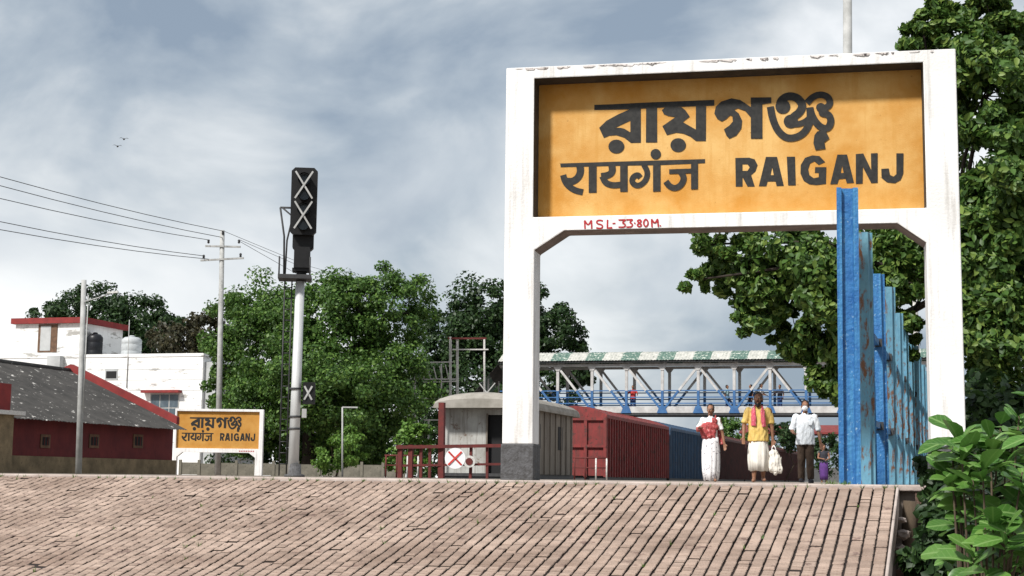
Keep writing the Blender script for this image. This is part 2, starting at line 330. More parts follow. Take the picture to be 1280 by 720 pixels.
# ramp: wedge body, mortar bed, bricks laid in columns up the slope
def rz(y): return PZ - SLOPE*(YC-y)
rm = MB(); prof = [(YF, .004), (YC-.09, .004), (YC-.09, rz(YC-.09)-.03), (YF, .006)]
rm.prism(prof, 'x', XL, XR)
ramp = tag(rm.build('platform_ramp', MATS['mortar']), kind='structure')
km = MB(); km.prism([(YF+.3, -.2+rz(YF+.3)), (YC-.10, rz(YC-.1)-.2), (YC-.10, rz(YC-.1)+.012), (YF+.3, rz(YF+.3)+.012)], 'x', XR+.004, XR+.03)
bevel(km.build('edge_kerb', MATS['coping'], ramp), .01)
CW, CL, JX, JY = .1005, .0665, .0155, .005
def brick_faces(x, y, dz, tlt=0, jy=JY):
    x0, x1, y0, y1 = x+JX/2, x+CW-JX/2, y+jy/2, y+CL-jy/2
    a, b = rz(y0)+dz-tlt, rz(y1)+dz+tlt; c = .006
    top = [(x0+c,y0+c*.5,a),(x1-c,y0+c*.5,a),(x1-c,y1-c*.5,b),(x0+c,y1-c*.5,b)]
    bot = [(x0,y0,rz(y0)-.034),(x1,y0,rz(y0)-.034),(x1,y1,rz(y1)-.034),(x0,y1,rz(y1)-.034)]
    mid = [(x0,y0,a-c),(x1,y0,a-c),(x1,y1,b-c),(x0,y1,b-c)]
    vs = top+mid+bot
    fs = [(0,1,2,3)] + [(i+4, (i+1)%4+4, (i+1)%4, i) for i in range(4)] + [(i+8, (i+1)%4+8, (i+1)%4+4, i+4) for i in range(4)]
    return vs, fs
ncol = int((XR-XL)/CW); nrow = int((YC-.1-YF-.2)/CL)
single = []
bv, bf = [], []
bricks = []
for i in range(ncol):
    x = XR - (i+1)*CW
    wob = .004*math.sin(i*.9)
    sag = -.012 if i in (6,) else 0
    for j in range(nrow):
        y = YC-.095-(j+1)*CL
        dz = random.gauss(0, .0019) + .005*math.sin(i*.31+j*.12)*math.sin(j*.23) + sag + (-.010 if random.random() < .03 else 0)
        p = Vector((x+CW/2, y+CL/2, rz(y)+dz)) - CAM
        u = p.dot(RR)/p.dot(FW)*F+640; v = 360-p.dot(UU)/p.dot(FW)*F
        jx = random.uniform(-.002,.002); jy = random.uniform(-.0006,.0006)
        bricks.append((u, v, x+wob+jx, y+jy, dz, random.gauss(0,.0012), random.choice((.004,.005,.006,.008,.012))))
vis = [b for b in bricks if -5 < b[0] < 1285 and b[1] < 722]
vis.sort(key=lambda b: -b[1]); chosen = set(id(b) for b in vis[:300])
proto = None
for b in bricks:
    if id(b) in chosen:
        if proto is None:
            vs, fs = brick_faces(0, 0, 0); z0 = rz(0)
            proto = bpy.data.meshes.new('brick'); proto.from_pydata([(v[0]-CW/2, v[1]-CL/2, v[2]-z0) for v in vs], [], fs); proto.materials.append(MATS['brick']); proto.materials.append(MATS['mortar']); proto.polygons.foreach_set('material_index', [0]*5+[1]*4)
        link('brick', proto, ramp, (b[2]+CW/2, b[3]+CL/2, rz(b[3])+b[4])).scale = (1, 1-b[6]*8+.02, 1)
    else:
        vs, fs = brick_faces(b[2], b[3], b[4], b[5], b[6]); n0 = len(bv); bv += vs; bf += [tuple(n0+k for k in f) for f in fs]
me = bpy.data.meshes.new('brick_paving'); me.from_pydata(bv, [], bf); me.materials.append(MATS['brick']); me.materials.append(MATS['mortar']); me.polygons.foreach_set('material_index', ([0]*5+[1]*4)*(len(bf)//9))
tag(link('brick_paving', me, ramp), kind='stuff')

# ================================================================ the name board
SA = P(627, 600, 15.6); SB = P(1209, 600, 14.70)
ex = Vector((SB.x-SA.x, SB.y-SA.y, 0)); WS = ex.length; ex.normalize()
SO = Vector((SA.x, SA.y, PZ)); sang = math.atan2(ex.y, ex.x)
ny = Vector((-ex.y, ex.x, 0))                              # into the picture
def s2l(px, py, depth=0.0):                                # pixel -> board coordinates on a plane `depth` behind its face
    p = at_plane(px, py, SO+ny*depth, ny) - SO
    return (p.dot(ex), p.z)
def ribbon(pts, wid, z0, dz=.00012, closed=False):
    """a brush stroke of even width along pts (smoothed); returns verts (x, off, z) and faces"""
    pts = [Vector((a, b)) for a, b in pts]
    for _ in range(2):                                     # Chaikin
        q = [pts[0]]
        for a, b in zip(pts, pts[1:]): q += [a*.75+b*.25, a*.25+b*.75]
        pts = q + [pts[-1]]
    vs, fs = [], []
    for i, p in enumerate(pts):
        d = (pts[min(i+1,len(pts)-1)]-pts[max(i-1,0)]).normalized(); nrm = Vector((-d.y, d.x))*(wid/2)
        off = z0 - i*dz
        vs += [(p.x+nrm.x, off, p.y+nrm.y), (p.x-nrm.x, off, p.y-nrm.y)]
        if i: fs.append((2*i-2, 2*i-1, 2*i+1, 2*i))
    return vs, fs
def polyfill(outer, holes, off):
    loops = [[Vector((a, b, 0)) for a, b in outer]] + [[Vector((a, b, 0)) for a, b in h] for h in holes]
    flat = [v for lp in loops for v in lp]; tris = geometry.tessellate_polygon(loops)
    return [(v.x, off, v.y) for v in flat], [tuple(t) for t in tris]
def ell(c, rx, ry, n=20): return [(c[0]+rx*math.cos(2*math.pi*i/n), c[1]+ry*math.sin(2*math.pi*i/n)) for i in range(n)]
# glyphs traced from the board: (zoom origin x, y, factor), then items: ('p', outer, holes) / ('s', points, width) / ('e', centre, rx, ry)
GLYPHS = {
 'bengali': [((740,110,8), [
   ('p', [(30,170),(200,165),(500,150),(1230,122),(1230,180),(700,199),(390,216),(30,222)], []),
   ('p', [(390,212),(495,205),(495,550),(395,552),(330,500),(250,475),(180,480),(125,503),(78,400),(150,330),(270,265)], [[(390,330),(390,445),(330,410),(290,400),(240,400)]]),
   ('p', [(548,200),(658,200),(658,548),(545,548)], []),
   ('p', [(1045,185),(1148,185),(1145,535),(1045,535)], []),
   ('p', [(705,225),(740,195),(900,195),(940,225),(985,290),(915,345),(1046,420),(1046,534),(990,490),(920,460),(850,450),(755,475),(710,385),(840,295),(770,285),(725,265)], []),
   ('e', (250,588), 80, 70), ('e', (868,575), 78, 70)]),
  ((890,105,8), [
   ('p', [(30,300),(45,230),(100,180),(200,148),(290,165),(395,235),(395,140),(600,138),(600,195),(510,208),(510,552),(395,552),(395,340),(340,275),(265,248),(228,262),(275,300),(308,370),(300,450),(250,520),(180,552),(150,520),(125,458),(180,420),(215,380),(210,325),(185,320),(150,355),(105,380),(60,355)], []),
   ('e', (715,232), 75, 72), ('s', [(690,230),(690,180),(740,135),(800,125),(870,150),(915,215),(890,285),(820,335),(790,372)], 84),
   ('e', (795,380), 72, 68), ('s', [(800,410),(880,408),(955,375),(1005,315)], 62),
   ('s', [(590,232),(610,350),(660,470),(740,545),(830,548),(920,505),(975,420),(992,330),(985,240)], 74),
   ('s', [(955,195),(1020,130),(1100,108),(1175,140),(1190,205),(1150,245),(1095,250)], 68), ('e', (1095,242), 48, 45),
   ('e', (1120,295), 48, 40), ('s', [(1110,300),(1175,310),(1200,380),(1170,450),(1110,450),(1050,400),(1003,320),(985,250)], 72),
   ('p', [(1060,480),(1140,470),(1180,550),(1130,590),(1140,655),(1040,668),(1020,600),(1030,520)], [])])],
 'hindi': [((695,180,6.737), [
   ('p', [(40,165),(600,148),(1260,130),(1260,165),(900,180),(600,184),(45,197)], []),
   ('s', [(205,180),(214,235),(190,290),(140,320),(95,315)], 66), ('s', [(65,262),(80,320),(120,365),(170,395),(232,408)], 56),
   ('p', [(280,172),(347,170),(347,412),(280,414)], []),
   ('s', [(475,180),(482,235),(450,265),(385,275)], 62), ('s', [(395,272),(420,330),(480,352),(552,345)], 56),
   ('p', [(545,166),(608,164),(608,405),(545,405)], []),
   ('s', [(745,176),(778,240),(765,305),(720,348),(680,355),(643,325),(650,282),(692,258),(715,285)], 50),
   ('p', [(822,160),(885,158),(885,402),(822,405)], []), ('e', (845,88), 44, 44),
   ('s', [(958,236),(1142,230)], 42), ('s', [(1055,236),(1086,290),(1060,350),(1010,378),(962,362),(930,318)], 54),
   ('p', [(1142,140),(1200,138),(1200,384),(1142,386)], [])])],
 'english': [((910,180,5.565), [
   ('p', [(55,100),(150,98),(190,110),(210,150),(195,195),(165,220),(190,300),(140,300),(105,235),(105,300),(58,300)], [[(105,145),(140,145),(155,165),(140,190),(105,190)]]),
   ('p', [(268,93),(345,93),(392,295),(342,297),(335,265),(280,265),(270,298),(218,298)], [[(312,165),(322,220),(300,220)]]),
   ('p', [(413,92),(470,92),(475,292),(422,292)], []),
   ('p', [(680,130),(640,88),(590,83),(540,100),(510,150),(508,210),(530,260),(570,285),(620,290),(685,282),(688,165),(610,165),(608,205),(635,205),(635,235),(600,242),(570,220),(562,180),(575,140),(605,125),(635,150)], []),
   ('p', [(765,78),(832,78),(880,275),(830,278),(820,245),(775,250),(765,283),(715,285)], [[(797,155),(808,205),(788,207)]]),
   ('p', [(893,75),(945,70),(1000,185),(998,70),(1045,68),(1045,275),(1000,277),(942,165),(940,280),(893,282)], []),
   ('p', [(1175,70),(1225,70),(1223,210),(1205,255),(1165,278),(1110,272),(1072,240),(1070,178),(1122,175),(1130,220),(1155,232),(1175,215)], [])])],
 'level': [((700,265,8.533), [
   ('s', [(272,182),(268,95),(268,92),(305,150),(340,90),(340,92),(344,180)], 17), ('s', [(462,98),(430,88),(395,98),(400,128),(455,138),(460,168),(430,180),(392,170)], 17),
   ('s', [(512,85),(510,172),(510,174),(562,170)], 17), ('s', [(565,126),(596,122)], 15),
   ('s', [(628,88),(702,86),(704,86),(665,118),(702,132),(696,165),(628,163)], 16), ('s', [(712,86),(778,83),(779,84),(745,114),(780,132),(772,162),(712,163)], 16),
   ('e', (803,122), 9, 9), ('s', [(852,84),(826,98),(850,120),(880,142),(850,164),(824,142),(852,120),(876,98),(852,82)], 16),
   ('s', [(920,78),(898,100),(898,140),(920,162),(944,140),(944,100),(920,78)], 16),
   ('s', [(986,164),(982,82),(982,80),(1016,130),(1046,78),(1046,80),(1054,162)], 17), ('e', (1076,150), 8, 8)])],
}
def lettering(key, conv, scale_w, off):
    """glyph meshes of one line; conv maps a pixel to board (x, z), scale_w metres per pixel"""
    mb = MB(); k = 0
    for (ox, oy, fac), items in GLYPHS[key]:
        c = lambda q: conv(ox+q[0]/fac, oy+q[1]/fac)
        for it in items:
            k += 1; o = off - k*.0004
            if it[0] == 'p': vs, fs = polyfill([c(q) for q in it[1]], [[c(q) for q in h] for h in it[2]], o)
            elif it[0] == 'e': vs, fs = polyfill([c(q) for q in ell(it[1], it[2], it[3])], [], o)
            else: vs, fs = ribbon([c(q) for q in it[1]], it[2]/fac*scale_w, o, dz=.00001)
            mb.add(vs, fs)
    return mb
HS = s2l(627, 88)[1]; HS2 = s2l(1198, 61)[1]; HS = (HS+HS2)/2 + .01
DEP = .36; REC = .27
px0 = (s2l(668,100)[0]+s2l(668,272)[0])/2; px1 = (s2l(1156,80)[0]+s2l(1157,260)[0])/2
pz1 = (s2l(668,98)[1]+s2l(1155,79)[1])/2; pz0 = (s2l(668,272)[1]+s2l(1157,260)[1])/2
lz = (s2l(705,291)[1]+s2l(1120,277)[1])/2; lzc = (s2l(668,320)[1]+s2l(1160,297)[1])/2
lx0 = s2l(667,450)[0]; lx1 = s2l(1161,420)[0]; cx0 = s2l(706,291)[0]; cx1 = s2l(1122,277)[0]
print('board', WS, HS, px0, px1, pz0, pz1, lz, lzc, lx0, lx1)
board = empty('station_name_board', SO, sang, 'large white concrete station name board with yellow panel, nearest the camera', 'sign')
board.rotation_euler = (0, R(-0.1), sang)
def frame_mesh(W, H, p0, p1, z0, z1, lz_, lzc_, x0, x1, c0, c1, dep, base=.37):
    """white frame as one solid: posts, top beam, lower beam with haunches; panel opening left free"""
    outer = [(0,base),(x0,base),(x0,lzc_),(c0,lz_),(c1,lz_),(x1,lzc_),(x1,base),(W,base),(W,H),(0,H)]
    hole = [(p0,z0),(p1,z0),(p1,z1),(p0,z1)]
    v, f = polyfill(outer, [hole], 0); n = len(v)
    vs = v + [(a, dep, c) for a, _, c in v]
    fs = list(f) + [tuple(i+n for i in reversed(t)) for t in f]
    no = len(outer)
    fs += [(i, (i+1)%no, (i+1)%no+n, i+n) for i in range(no)]
    fs += [(no+i, no+i+n, no+(i+1)%4+n, no+(i+1)%4) for i in range(4)]
    return MB().add(vs, fs)
fr = frame_mesh(WS, HS, px0, px1, pz0, pz1, lz, lzc, lx0, lx1, cx0, cx1, DEP).build('frame', MATS['white_paint'], board)
fr.data.materials.append(MATS['soffit_brown']); RV = True; fr.data.materials.append(MATS['white_top']); fr.data.materials.append(MATS['reveal_shade'])
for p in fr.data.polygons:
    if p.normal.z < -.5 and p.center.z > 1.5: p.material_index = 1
    if p.normal.z > .5 and p.center.z > HS-.1: p.material_index = 2
    c_ = p.center
    if px0-.01 < c_.x < px1+.01 and pz0+.05 < c_.z < pz1+.01 and abs(p.normal.y) < .3 and p.normal.z < .5: p.material_index = 3  # top and side reveals take the painted shade colour
bevel(fr, .012)
# worn strip along the weathered top edge
ws = MB()
for i in range(46):
    a = random.uniform(.02, WS-.1); ww = random.uniform(.03,.16); hh = random.uniform(.008,.028)
    ws.add([(a,-.003-.0002*i,HS-.012),(a+ww,-.003-.0002*i,HS-.012),(a+ww*random.uniform(.5,.9),-.003-.0002*i,HS-.012-hh),(a+ww*random.uniform(.1,.4),-.003-.0002*i,HS-.012-hh*random.uniform(.4,1))], [(0,1,2,3)])
tag(ws.build('flaked_paint', MATS['white_top'], fr), kind='stuff')
for a, b in ((0, lx0), (lx1, WS)):
    bevel(MB().box((a-.012, -.014, -.01), (b+.012, DEP+.014, .372)).build('plinth', MATS['granite'], board), .015)
panel = MB().box((px0+.001, REC, pz0+.001), (px1-.001, REC+.08, pz1-.001)).build('panel', MATS['sign_yellow'], board)
convp = lambda a, b: s2l(a, b, REC)
for key in ('bengali', 'hindi', 'english'):
    lettering(key, convp, 15.2/F, REC-.003).build(key+'_lettering', MATS['letter_black'], panel)
lettering('level', lambda a, b: s2l(a, b, 0), 15.2/F, -.003).build('level_lettering', MATS['letter_red'], fr)

# second, smaller board on the far platform
D2 = 75.0
b2o = G(216, D2, PZ); b2e = G(327, D2-.0, PZ)
W2 = (b2e-b2o).length; k2 = D2/F
H2 = 82*k2
ang2 = math.atan2(b2e.y-b2o.y, b2e.x-b2o.x)
board2 = empty('station_name_board', b2o, ang2, 'small distant yellow station name board at the corner of the dark red shed', 'sign')
pw2 = 9*k2; q0, q1, r0, r1_ = 2.2*k2, W2-pw2*.55, H2-49*k2, H2-3*k2
f2 = frame_mesh(W2, H2, q0, q1, r0, r1_, H2-54*k2, H2-60*k2, pw2*.4, W2-pw2, pw2*1.2, W2-pw2*1.9, .3, base=.0)
bevel(f2.build('frame', MATS['white_paint'], board2), .01)
pan2 = MB().box((q0+.001, .12, r0+.001), (q1-.001, .2, r1_-.001)).build('panel', MATS['sign_yellow2'], board2)
def conv2(a, b):
    x, z = s2l(a, b, REC); return (q0+(x-px0)/(px1-px0)*(q1-q0), r0+(z-pz0)/(pz1-pz0)*(r1_-r0))
for key in ('bengali', 'hindi', 'english'):
    lettering(key, conv2, (q1-q0)/488*1.12, .12-.003).build(key+'_lettering', MATS['letter_black'], pan2)
lm2 = MB()
for i in range(9): lm2.box((q1-.95+i*.085, -.004, H2-52.7*k2), (q1-.95+i*.085+.05, .0, H2-51.2*k2))
lm2.build('level_lettering', MATS['letter_red'], board2)

# ================================================================ blue rail-post fence
def fence_pt(D, z=PZ): 
    return G(1221-2241*1.02/D, D, z)
fA = fence_pt(14.45)
fence = empty('rail_post_fence', fA, 0, 'blue painted fence of tall old steel rail posts on the right platform edge', 'fence')
def postmesh(h, w, kind):
    """trough section: web with two flanges and lips, slightly uneven top"""
    t = .014; d = .11
    if kind == 0: prof = [(-w/2,0),(-w/2+.045,0),(-w/2+.05,.05),(w/2-.05,.05),(w/2-.045,0),(w/2,0),(w/2,.02),(w/2-.028,.02),(w/2-.036,.064),(-w/2+.036,.064),(-w/2+.028,.02),(-w/2,.02)]
    else: prof = [(-w/2,.07),(-w/2,.055),(-w/2+.03,.05),(-w/2+.05,0),(w/2-.05,0),(w/2-.03,.05),(w/2,.055),(w/2,.07),(w/2-.04,.066),(w/2-.06,.014),(-w/2+.06,.014),(-w/2+.04,.066)]
    n = len(prof); mb = MB(); vs = []
    zs = [0, h*.33, h*.66, h]
    for z in zs: vs += [(x, y, z) for x, y in prof]
    fs = [(i+k*n, (i+1)%n+k*n, (i+1)%n+(k+1)*n, i+(k+1)*n) for k in range(3) for i in range(n)]
    fs += [tuple(range(n)), tuple(range(4*n-1, 3*n-1, -1))]
    return mb.add(vs, fs)
hts = [2.85, 2.78, 2.62, 2.74, 2.62, 2.70, 2.66, 2.72, 2.7, 2.68, 2.7]
fpts = []
for i in range(11):
    D = 14.45 + 2.2*i; p = fence_pt(D); fpts.append(p)
    o = postmesh(hts[i], .205 if i == 0 else (.19 if i < 2 else .235), 0 if i == 0 else 1).build('post', MATS['blue_dark'] if i in (0, 2) else MATS['blue_pale'], fence, p-fA)
    o.rotation_euler = (R(random.uniform(-.5,.5)), R(random.uniform(-.4,.4)), R(10+random.uniform(-6,6)))
    if i and i % 2 == 0:
        q = fence_pt(D-1.1)
        o = postmesh(hts[i]*.965, .11, 1).build('post', MATS['blue_dark'], fence, q-fA); o.rotation_euler = (0, R(random.uniform(-.6,.6)), R(14))
for z in (.72, 1.75):
    a = fpts[1]-fA; b = fpts[-1]-fA
    MB().bar((a.x, a.y+.1, z), (b.x, b.y+.1, z), .05, .07).build('rail', MATS['blue_dark'], fence)
    for i in (2, 3, 5, 7):
        p = fpts[i]-fA; MB().box((p.x-.06, p.y-.04, z-.05), (p.x+.06, p.y-.015, z+.05)).build('clamp', MATS['steel_dark'], fence)
# the broken pieces and weathered post beside the ramp
tp = G(1141, 13.9, 0)
st = empty('timber_post', (tp.x, tp.y, 0), 0, 'short weathered brown post in the gap between the ramp and the bush', 'post')
MB().tube([(0,0,0),(.01,0,.7),(-.01,.01,1.2),(.005,0,1.44)], [.075,.07,.068,.062], 10).build('shaft', MATS['bark'], st)
for i, (a, b, s, lb) in enumerate(((1129,668,.07,'upper pale broken concrete lump in the gap right of the ramp'), (1127,650,.045,'small pale concrete lump in the gap right of the ramp'), (1126,688,.08,'lower pale broken concrete lump in the gap right of the ramp'))):
    p = P(a, b, 13.6)
    bm = bmesh.new(); bmesh.ops.create_icosphere(bm, subdivisions=2, radius=s)
    for v in bm.verts: v.co = v.co*random.uniform(.75,1.15)
    for v in bm.verts: v.co.z *= .7
    me = bpy.data.meshes.new('rubble'); bm.to_mesh(me); bm.free(); me.materials.append(MATS['coping'])
    tag(link('concrete_lump', me, None, p), lb, 'rubble')
rb = MB()
base = P(1126, 690, 13.6)
for i in range(60):
    c = Vector((base.x+random.uniform(-.25,.3), base.y+random.uniform(-.5,.6), 0)); hh = random.uniform(.05, 1.05-.9*abs(c.x-base.x)/.3*.6)
    s = random.uniform(.05,.13); rb.box((c.x-s, c.y-s*.7, 0), (c.x+s, c.y+s*.7, hh))
tag(rb.build('rubble_heap', MATS['brickwall']), 'heap of dark broken brick filling the gap right of the ramp', 'rubble', kind='stuff')
# ================================================================ footbridge
BY = 95.0; BW = 2.6
bL = at_Y(643, 515, BY); bR = at_Y(1075, 515, BY)
def bx(px): return at_Y(px, 515, BY).x
zdeck = at_Y(880, 516, BY).z; ztop = at_Y(880, 454, BY).z; zrail = at_Y(880, 488, BY).z
zroof0 = at_Y(880, 450.5, BY).z; zroof1 = at_Y(880, 437, BY).z
br = empty('footbridge', (bL.x, BY, PZ), 0, 'blue and white steel truss footbridge with striped roof crossing the tracks', 'bridge')
ox, oy, oz = bL.x, BY, PZ
def lo(x, y, z): return (x-ox, y-oy, z-oz)
XE = bR.x + 4
MB().box(lo(bL.x-1, BY+.02, zdeck-.02), lo(XE, BY+BW-.02, zdeck+.10)).build('deck', MATS['concrete'], br)
for k, y in enumerate((BY, BY+BW)):
    MB().box(lo(bL.x-1, y-.05, zdeck-.16), lo(XE, y+.05, zdeck-.03)).build('bottom_chord', MATS['steel_dark'], br)
    MB().box(lo(bL.x-1, y-.035, zdeck+.0), lo(XE, y+.035, zdeck+.40)).build('deck_fascia', MATS['bridge_white'], br)
    MB().box(lo(bL.x-1, y-.09, ztop-.16), lo(XE, y+.09, ztop)).build('top_chord', MATS['bridge_white'], br)
    pts = [653, 697, 740, 783, 828, 873, 918, 963, 1008, 1053, 1098]
    for i, pxv in enumerate(pts):
        x = bx(pxv)
        MB().box(lo(x-.09, y-.07, zrail), lo(x+.09, y+.07, ztop-.16)).build('upright', MATS['bridge_white'], br)
        MB().box(lo(x-.08, y-.08, zdeck-.03), lo(x+.08, y+.08, zrail)).build('upright_foot', MATS['bridge_blue'], br)
        g = MB(); g.prism([(x-.34-ox, zdeck-.02-oz), (x+.34-ox, zdeck-.02-oz), (x+.17-ox, zdeck+.42-oz), (x-.17-ox, zdeck+.42-oz)], 'y', y-.115-oy, y-.102-oy); g.build('gusset', MATS['bridge_blue'], br)
        g = MB(); g.prism([(x-.32-ox, ztop-.12-oz), (x+.32-ox, ztop-.12-oz), (x+.1-ox, ztop-.42-oz), (x-.1-ox, ztop-.42-oz)], 'y', y-.107-oy, y-.095-oy); g.build('gusset', MATS['bridge_white'], br)
        if i < len(pts)-1:
            x2 = bx(pts[i+1]); a, b = ((x, ztop-.16), (x2, zdeck+.1)) if i not in (4, 6) else ((x2, ztop-.16), (x, zdeck+.1))
            t = (a[1]-zrail)/(a[1]-b[1]); mxx = a[0]+(b[0]-a[0])*t
            MB().bar(lo(a[0], y, a[1]), lo(mxx, y, zrail), .14, .14, up=(0,1,0)).build('diagonal', MATS['bridge_white'], br)
            MB().bar(lo(mxx, y, zrail), lo(b[0], y, b[1]), .13, .13, up=(0,1,0)).build('diagonal_foot', MATS['bridge_blue'], br)
    for zz in (zrail, zrail-.42, zrail-.80):
        MB().box(lo(bL.x-1, y-.03, zz-.034), lo(XE, y+.03, zz+.034)).build('handrail', MATS['bridge_blue'], br)
MB().box(lo(bL.x-1, BY-.45, zroof0-.12), lo(XE, BY-.40, zroof0+.06)).build('eave_beam', MATS['steel_dark'], br)
MB().box(lo(bL.x-1, BY+BW+.40, zroof0-.12), lo(XE, BY+BW+.45, zroof0+.06)).build('eave_beam', MATS['steel_dark'], br)
for i in range(11):
    x = bx([653, 697, 740, 783, 828, 873, 918, 963, 1008, 1053, 1098][i]); MB().bar(lo(x, BY-.45, zroof0-.05), lo(x, BY+BW+.45, zroof0-.05), .09).build('purlin', MATS['bridge_white'], br)
x = bL.x-1; k = 0
while x < XE:                                              # corrugated roof sheets, alternately green and white
    ww = 1.16 if k % 2 else 1.22; n = 12; mb = MB(); vs = []
    for i in range(n+1):
        xx = x + ww*i/n; cz = .035*(i % 2)
        for yy, zz in ((BY-.55, zroof0), (BY+BW*.2, zroof1-.13), (BY+BW/2, zroof1), (BY+BW*.8, zroof1-.13), (BY+BW+.55, zroof0)): vs.append(lo(xx, yy, zz+cz))
    for i in range(n):
        for j in range(4): mb.f.append((i*5+j, (i+1)*5+j, (i+1)*5+j+1, i*5+j+1)); mb.smooth.append(False)
    mb.v = vs; mb.build('roof_sheet', MATS['roof_green'] if k % 2 else MATS['roof_white'], br); x += ww-.04; k += 1
for pxv in (640, 1090):
    for y in (BY+.2, BY+BW-.2):
        MB().tube([lo(bx(pxv), y, .4), lo(bx(pxv), y, zdeck-.05)], .16, 10).build('column', MATS['bridge_blue'], br)
# covered stair going down to the left
for y in (BY+.1, BY+BW-.1):
    MB().bar(lo(bL.x-.9, y, zdeck), lo(bL.x-4.6, y, PZ+.1), .12, .35, up=(0,1,0)).build('stair_stringer', MATS['bridge_blue'], br)
    MB().bar(lo(bL.x-.9, y, zdeck+1.1), lo(bL.x-4.6, y, PZ+1.2), .05, .06, up=(0,1,0)).build('stair_rail', MATS['bridge_blue'], br)
    for t in (.25,.55,.85): MB().bar(lo(bL.x-.9-3.7*t, y, zdeck-(zdeck-PZ)*t), lo(bL.x-.9-3.7*t, y, zroof0-(zdeck-PZ)*t), .08).build('stair_post', MATS['bridge_white'], br)
for i in range(15):
    t = (i+.5)/15; MB().box(lo(bL.x-.9-3.7*t-.16, BY+.1, zdeck-(zdeck-PZ)*t-.03), lo(bL.x-.9-3.7*t+.16, BY+BW-.1, zdeck-(zdeck-PZ)*t+.03)).build('step', MATS['concrete'], br)
for j in range(6):
    t0, t1 = j/6, (j+1)/6; mb = MB()
    mb.add([lo(bL.x-.9-3.7*t0, BY-.5, zroof0-(zdeck-PZ)*t0), lo(bL.x-.9-3.7*t1, BY-.5, zroof0-(zdeck-PZ)*t1), lo(bL.x-.9-3.7*t1, BY+BW/2, zroof1-(zdeck-PZ)*t1), lo(bL.x-.9-3.7*t0, BY+BW/2, zroof1-(zdeck-PZ)*t0),
            lo(bL.x-.9-3.7*t1, BY+BW+.5, zroof0-(zdeck-PZ)*t1), lo(bL.x-.9-3.7*t0, BY+BW+.5, zroof0-(zdeck-PZ)*t0)], [(0,1,2,3),(3,2,4,5)])
    mb.build('roof_sheet', MATS['shed_roof'] if j % 2 else MATS['roof_green'], br)

# ================================================================ goods train
RAILZ = .71
WX0, WX1 = -17.55, -14.55
def bogies(root, ylen):
    for yb in (1.8, ylen-1.8):
        b = MB(); 
        for s in (-1,1): b.box((1.5+s*.95-.06, yb-1.0, .45), (1.5+s*.95+.06, yb+1.0, .72))
        bo = b.build('bogie', MATS['steel_dark'], root)
        for dy in (-.9,.9):
            for s in (-1,1): MB().disc((1.5+s*.84, yb+dy, .47), .46, (1,0,0), .12, 20).build('wheel', MATS['rail_steel'], bo)
def wagon(y0, ylen, m, label, zE=3.72, zP=4.15):
    t = empty('goods_wagon', (WX0, y0, RAILZ), 0, label, 'goods wagon', 'covered wagons of the goods train')
    Wd = 3.0
    MB().box((.1, .15, .75), (Wd-.1, ylen-.15, 1.05)).build('underframe', MATS['steel_dark'], t)
    b = MB(); b.box((.05, .06, 1.05), (Wd-.05, ylen-.06, zE)); b.build('body', MATS[m], t)
    rf = MB(); prof = [(-.02, zE-.12), (-.02, zE+.03), (.35, zE+.2), (Wd*.3, zP-.06), (Wd/2, zP), (Wd*.7, zP-.06), (Wd-.35, zE+.2), (Wd+.02, zE+.03), (Wd+.02, zE-.12)]
    rf.prism(prof, 'y', 0, ylen); r_ = rf.build('roof', MATS[m], t)
    n = int(ylen/.55)
    for i in range(n+1):
        y = .12 + (ylen-.24)*i/n
        MB().box((Wd-.05, y-.06, 1.0), (Wd+.03, y+.06, zE-.1)).build('rib', MATS[m], t)
    for x in (.06, .95, 2.05, 2.94):
        MB().box((x-.07, -.045, 1.0), (x+.07, .06, zE-.02)).build('end_rib', MATS[m], t)
    MB().box((.0, -.05, zE-.22), (3.0, .059, zE-.08)).build('end_beam', MATS[m], t)
    MB().box((.0, -.05, 2.3), (3.0, .059, 2.42)).build('end_beam', MATS[m], t)
    for i in range(int(ylen/1.1)):
        y = .5+1.1*i; MB().prism([(p[0]*1.0, p[1]+.02) for p in prof[1:8]]+[(2.9, zE-.02), (.1, zE-.02)], 'y', y, y+.05).build('roof_strap', MATS[m], r_)
    bogies(t, ylen); return t
y0 = at_X(758, 560, WX1).y
yl = at_X(838, 560, WX1).y - y0
wagon(y0, yl-.5, 'wagon_red', 'bright red covered goods wagon coupled right behind the grey brake van')
wagon(y0+yl, yl-.5, 'wagon_blue', 'dull blue covered goods wagon coupled behind the red one')
for i, lb in enumerate(('dark maroon goods wagon next behind the blue wagon', 'dark maroon goods wagon behind the woman and bearded man', 'dark maroon goods wagon second from the far end of the train', 'dark maroon goods wagon farthest along the train')):
    wagon(y0+yl*(i+2), yl-.5, 'wagon_maroon', lb)
# brake van
yv = 52.0; vl = y0-yv-5.6; vl = at_X(719, 560, WX1).y - yv
van = empty('brake_van', (WX0-.1, yv, RAILZ), 0, 'grey brake van with rounded roof at the near end of the train', 'brake van')
VW = 3.15
MB().box((.1,.1,.75), (VW-.1, vl-.1, 1.05)).build('underframe', MATS['steel_dark'], van)
zr = 3.45
vb = MB()
vb.box((.12, .55, 1.05), (VW*.545, .63, zr)); vb.build('end_wall', MATS['van_grey'], van)
MB().box((VW*.83, .55, 1.05), (VW-.12, .63, zr)).build('end_wall', MATS['van_grey'], van)
MB().box((VW*.545, .55, 3.15), (VW*.83, .63, zr)).build('end_wall', MATS['van_grey'], van)
MB().box((VW*.545, .72, 1.05), (VW*.83, .76, 3.15)).build('doorway', MATS['dark_hole'], van)
for s in (.545, .83): MB().box((VW*s-.03, .5, 1.05), (VW*s+.03, .549, 3.2)).build('door_frame', MATS['van_side'], van)
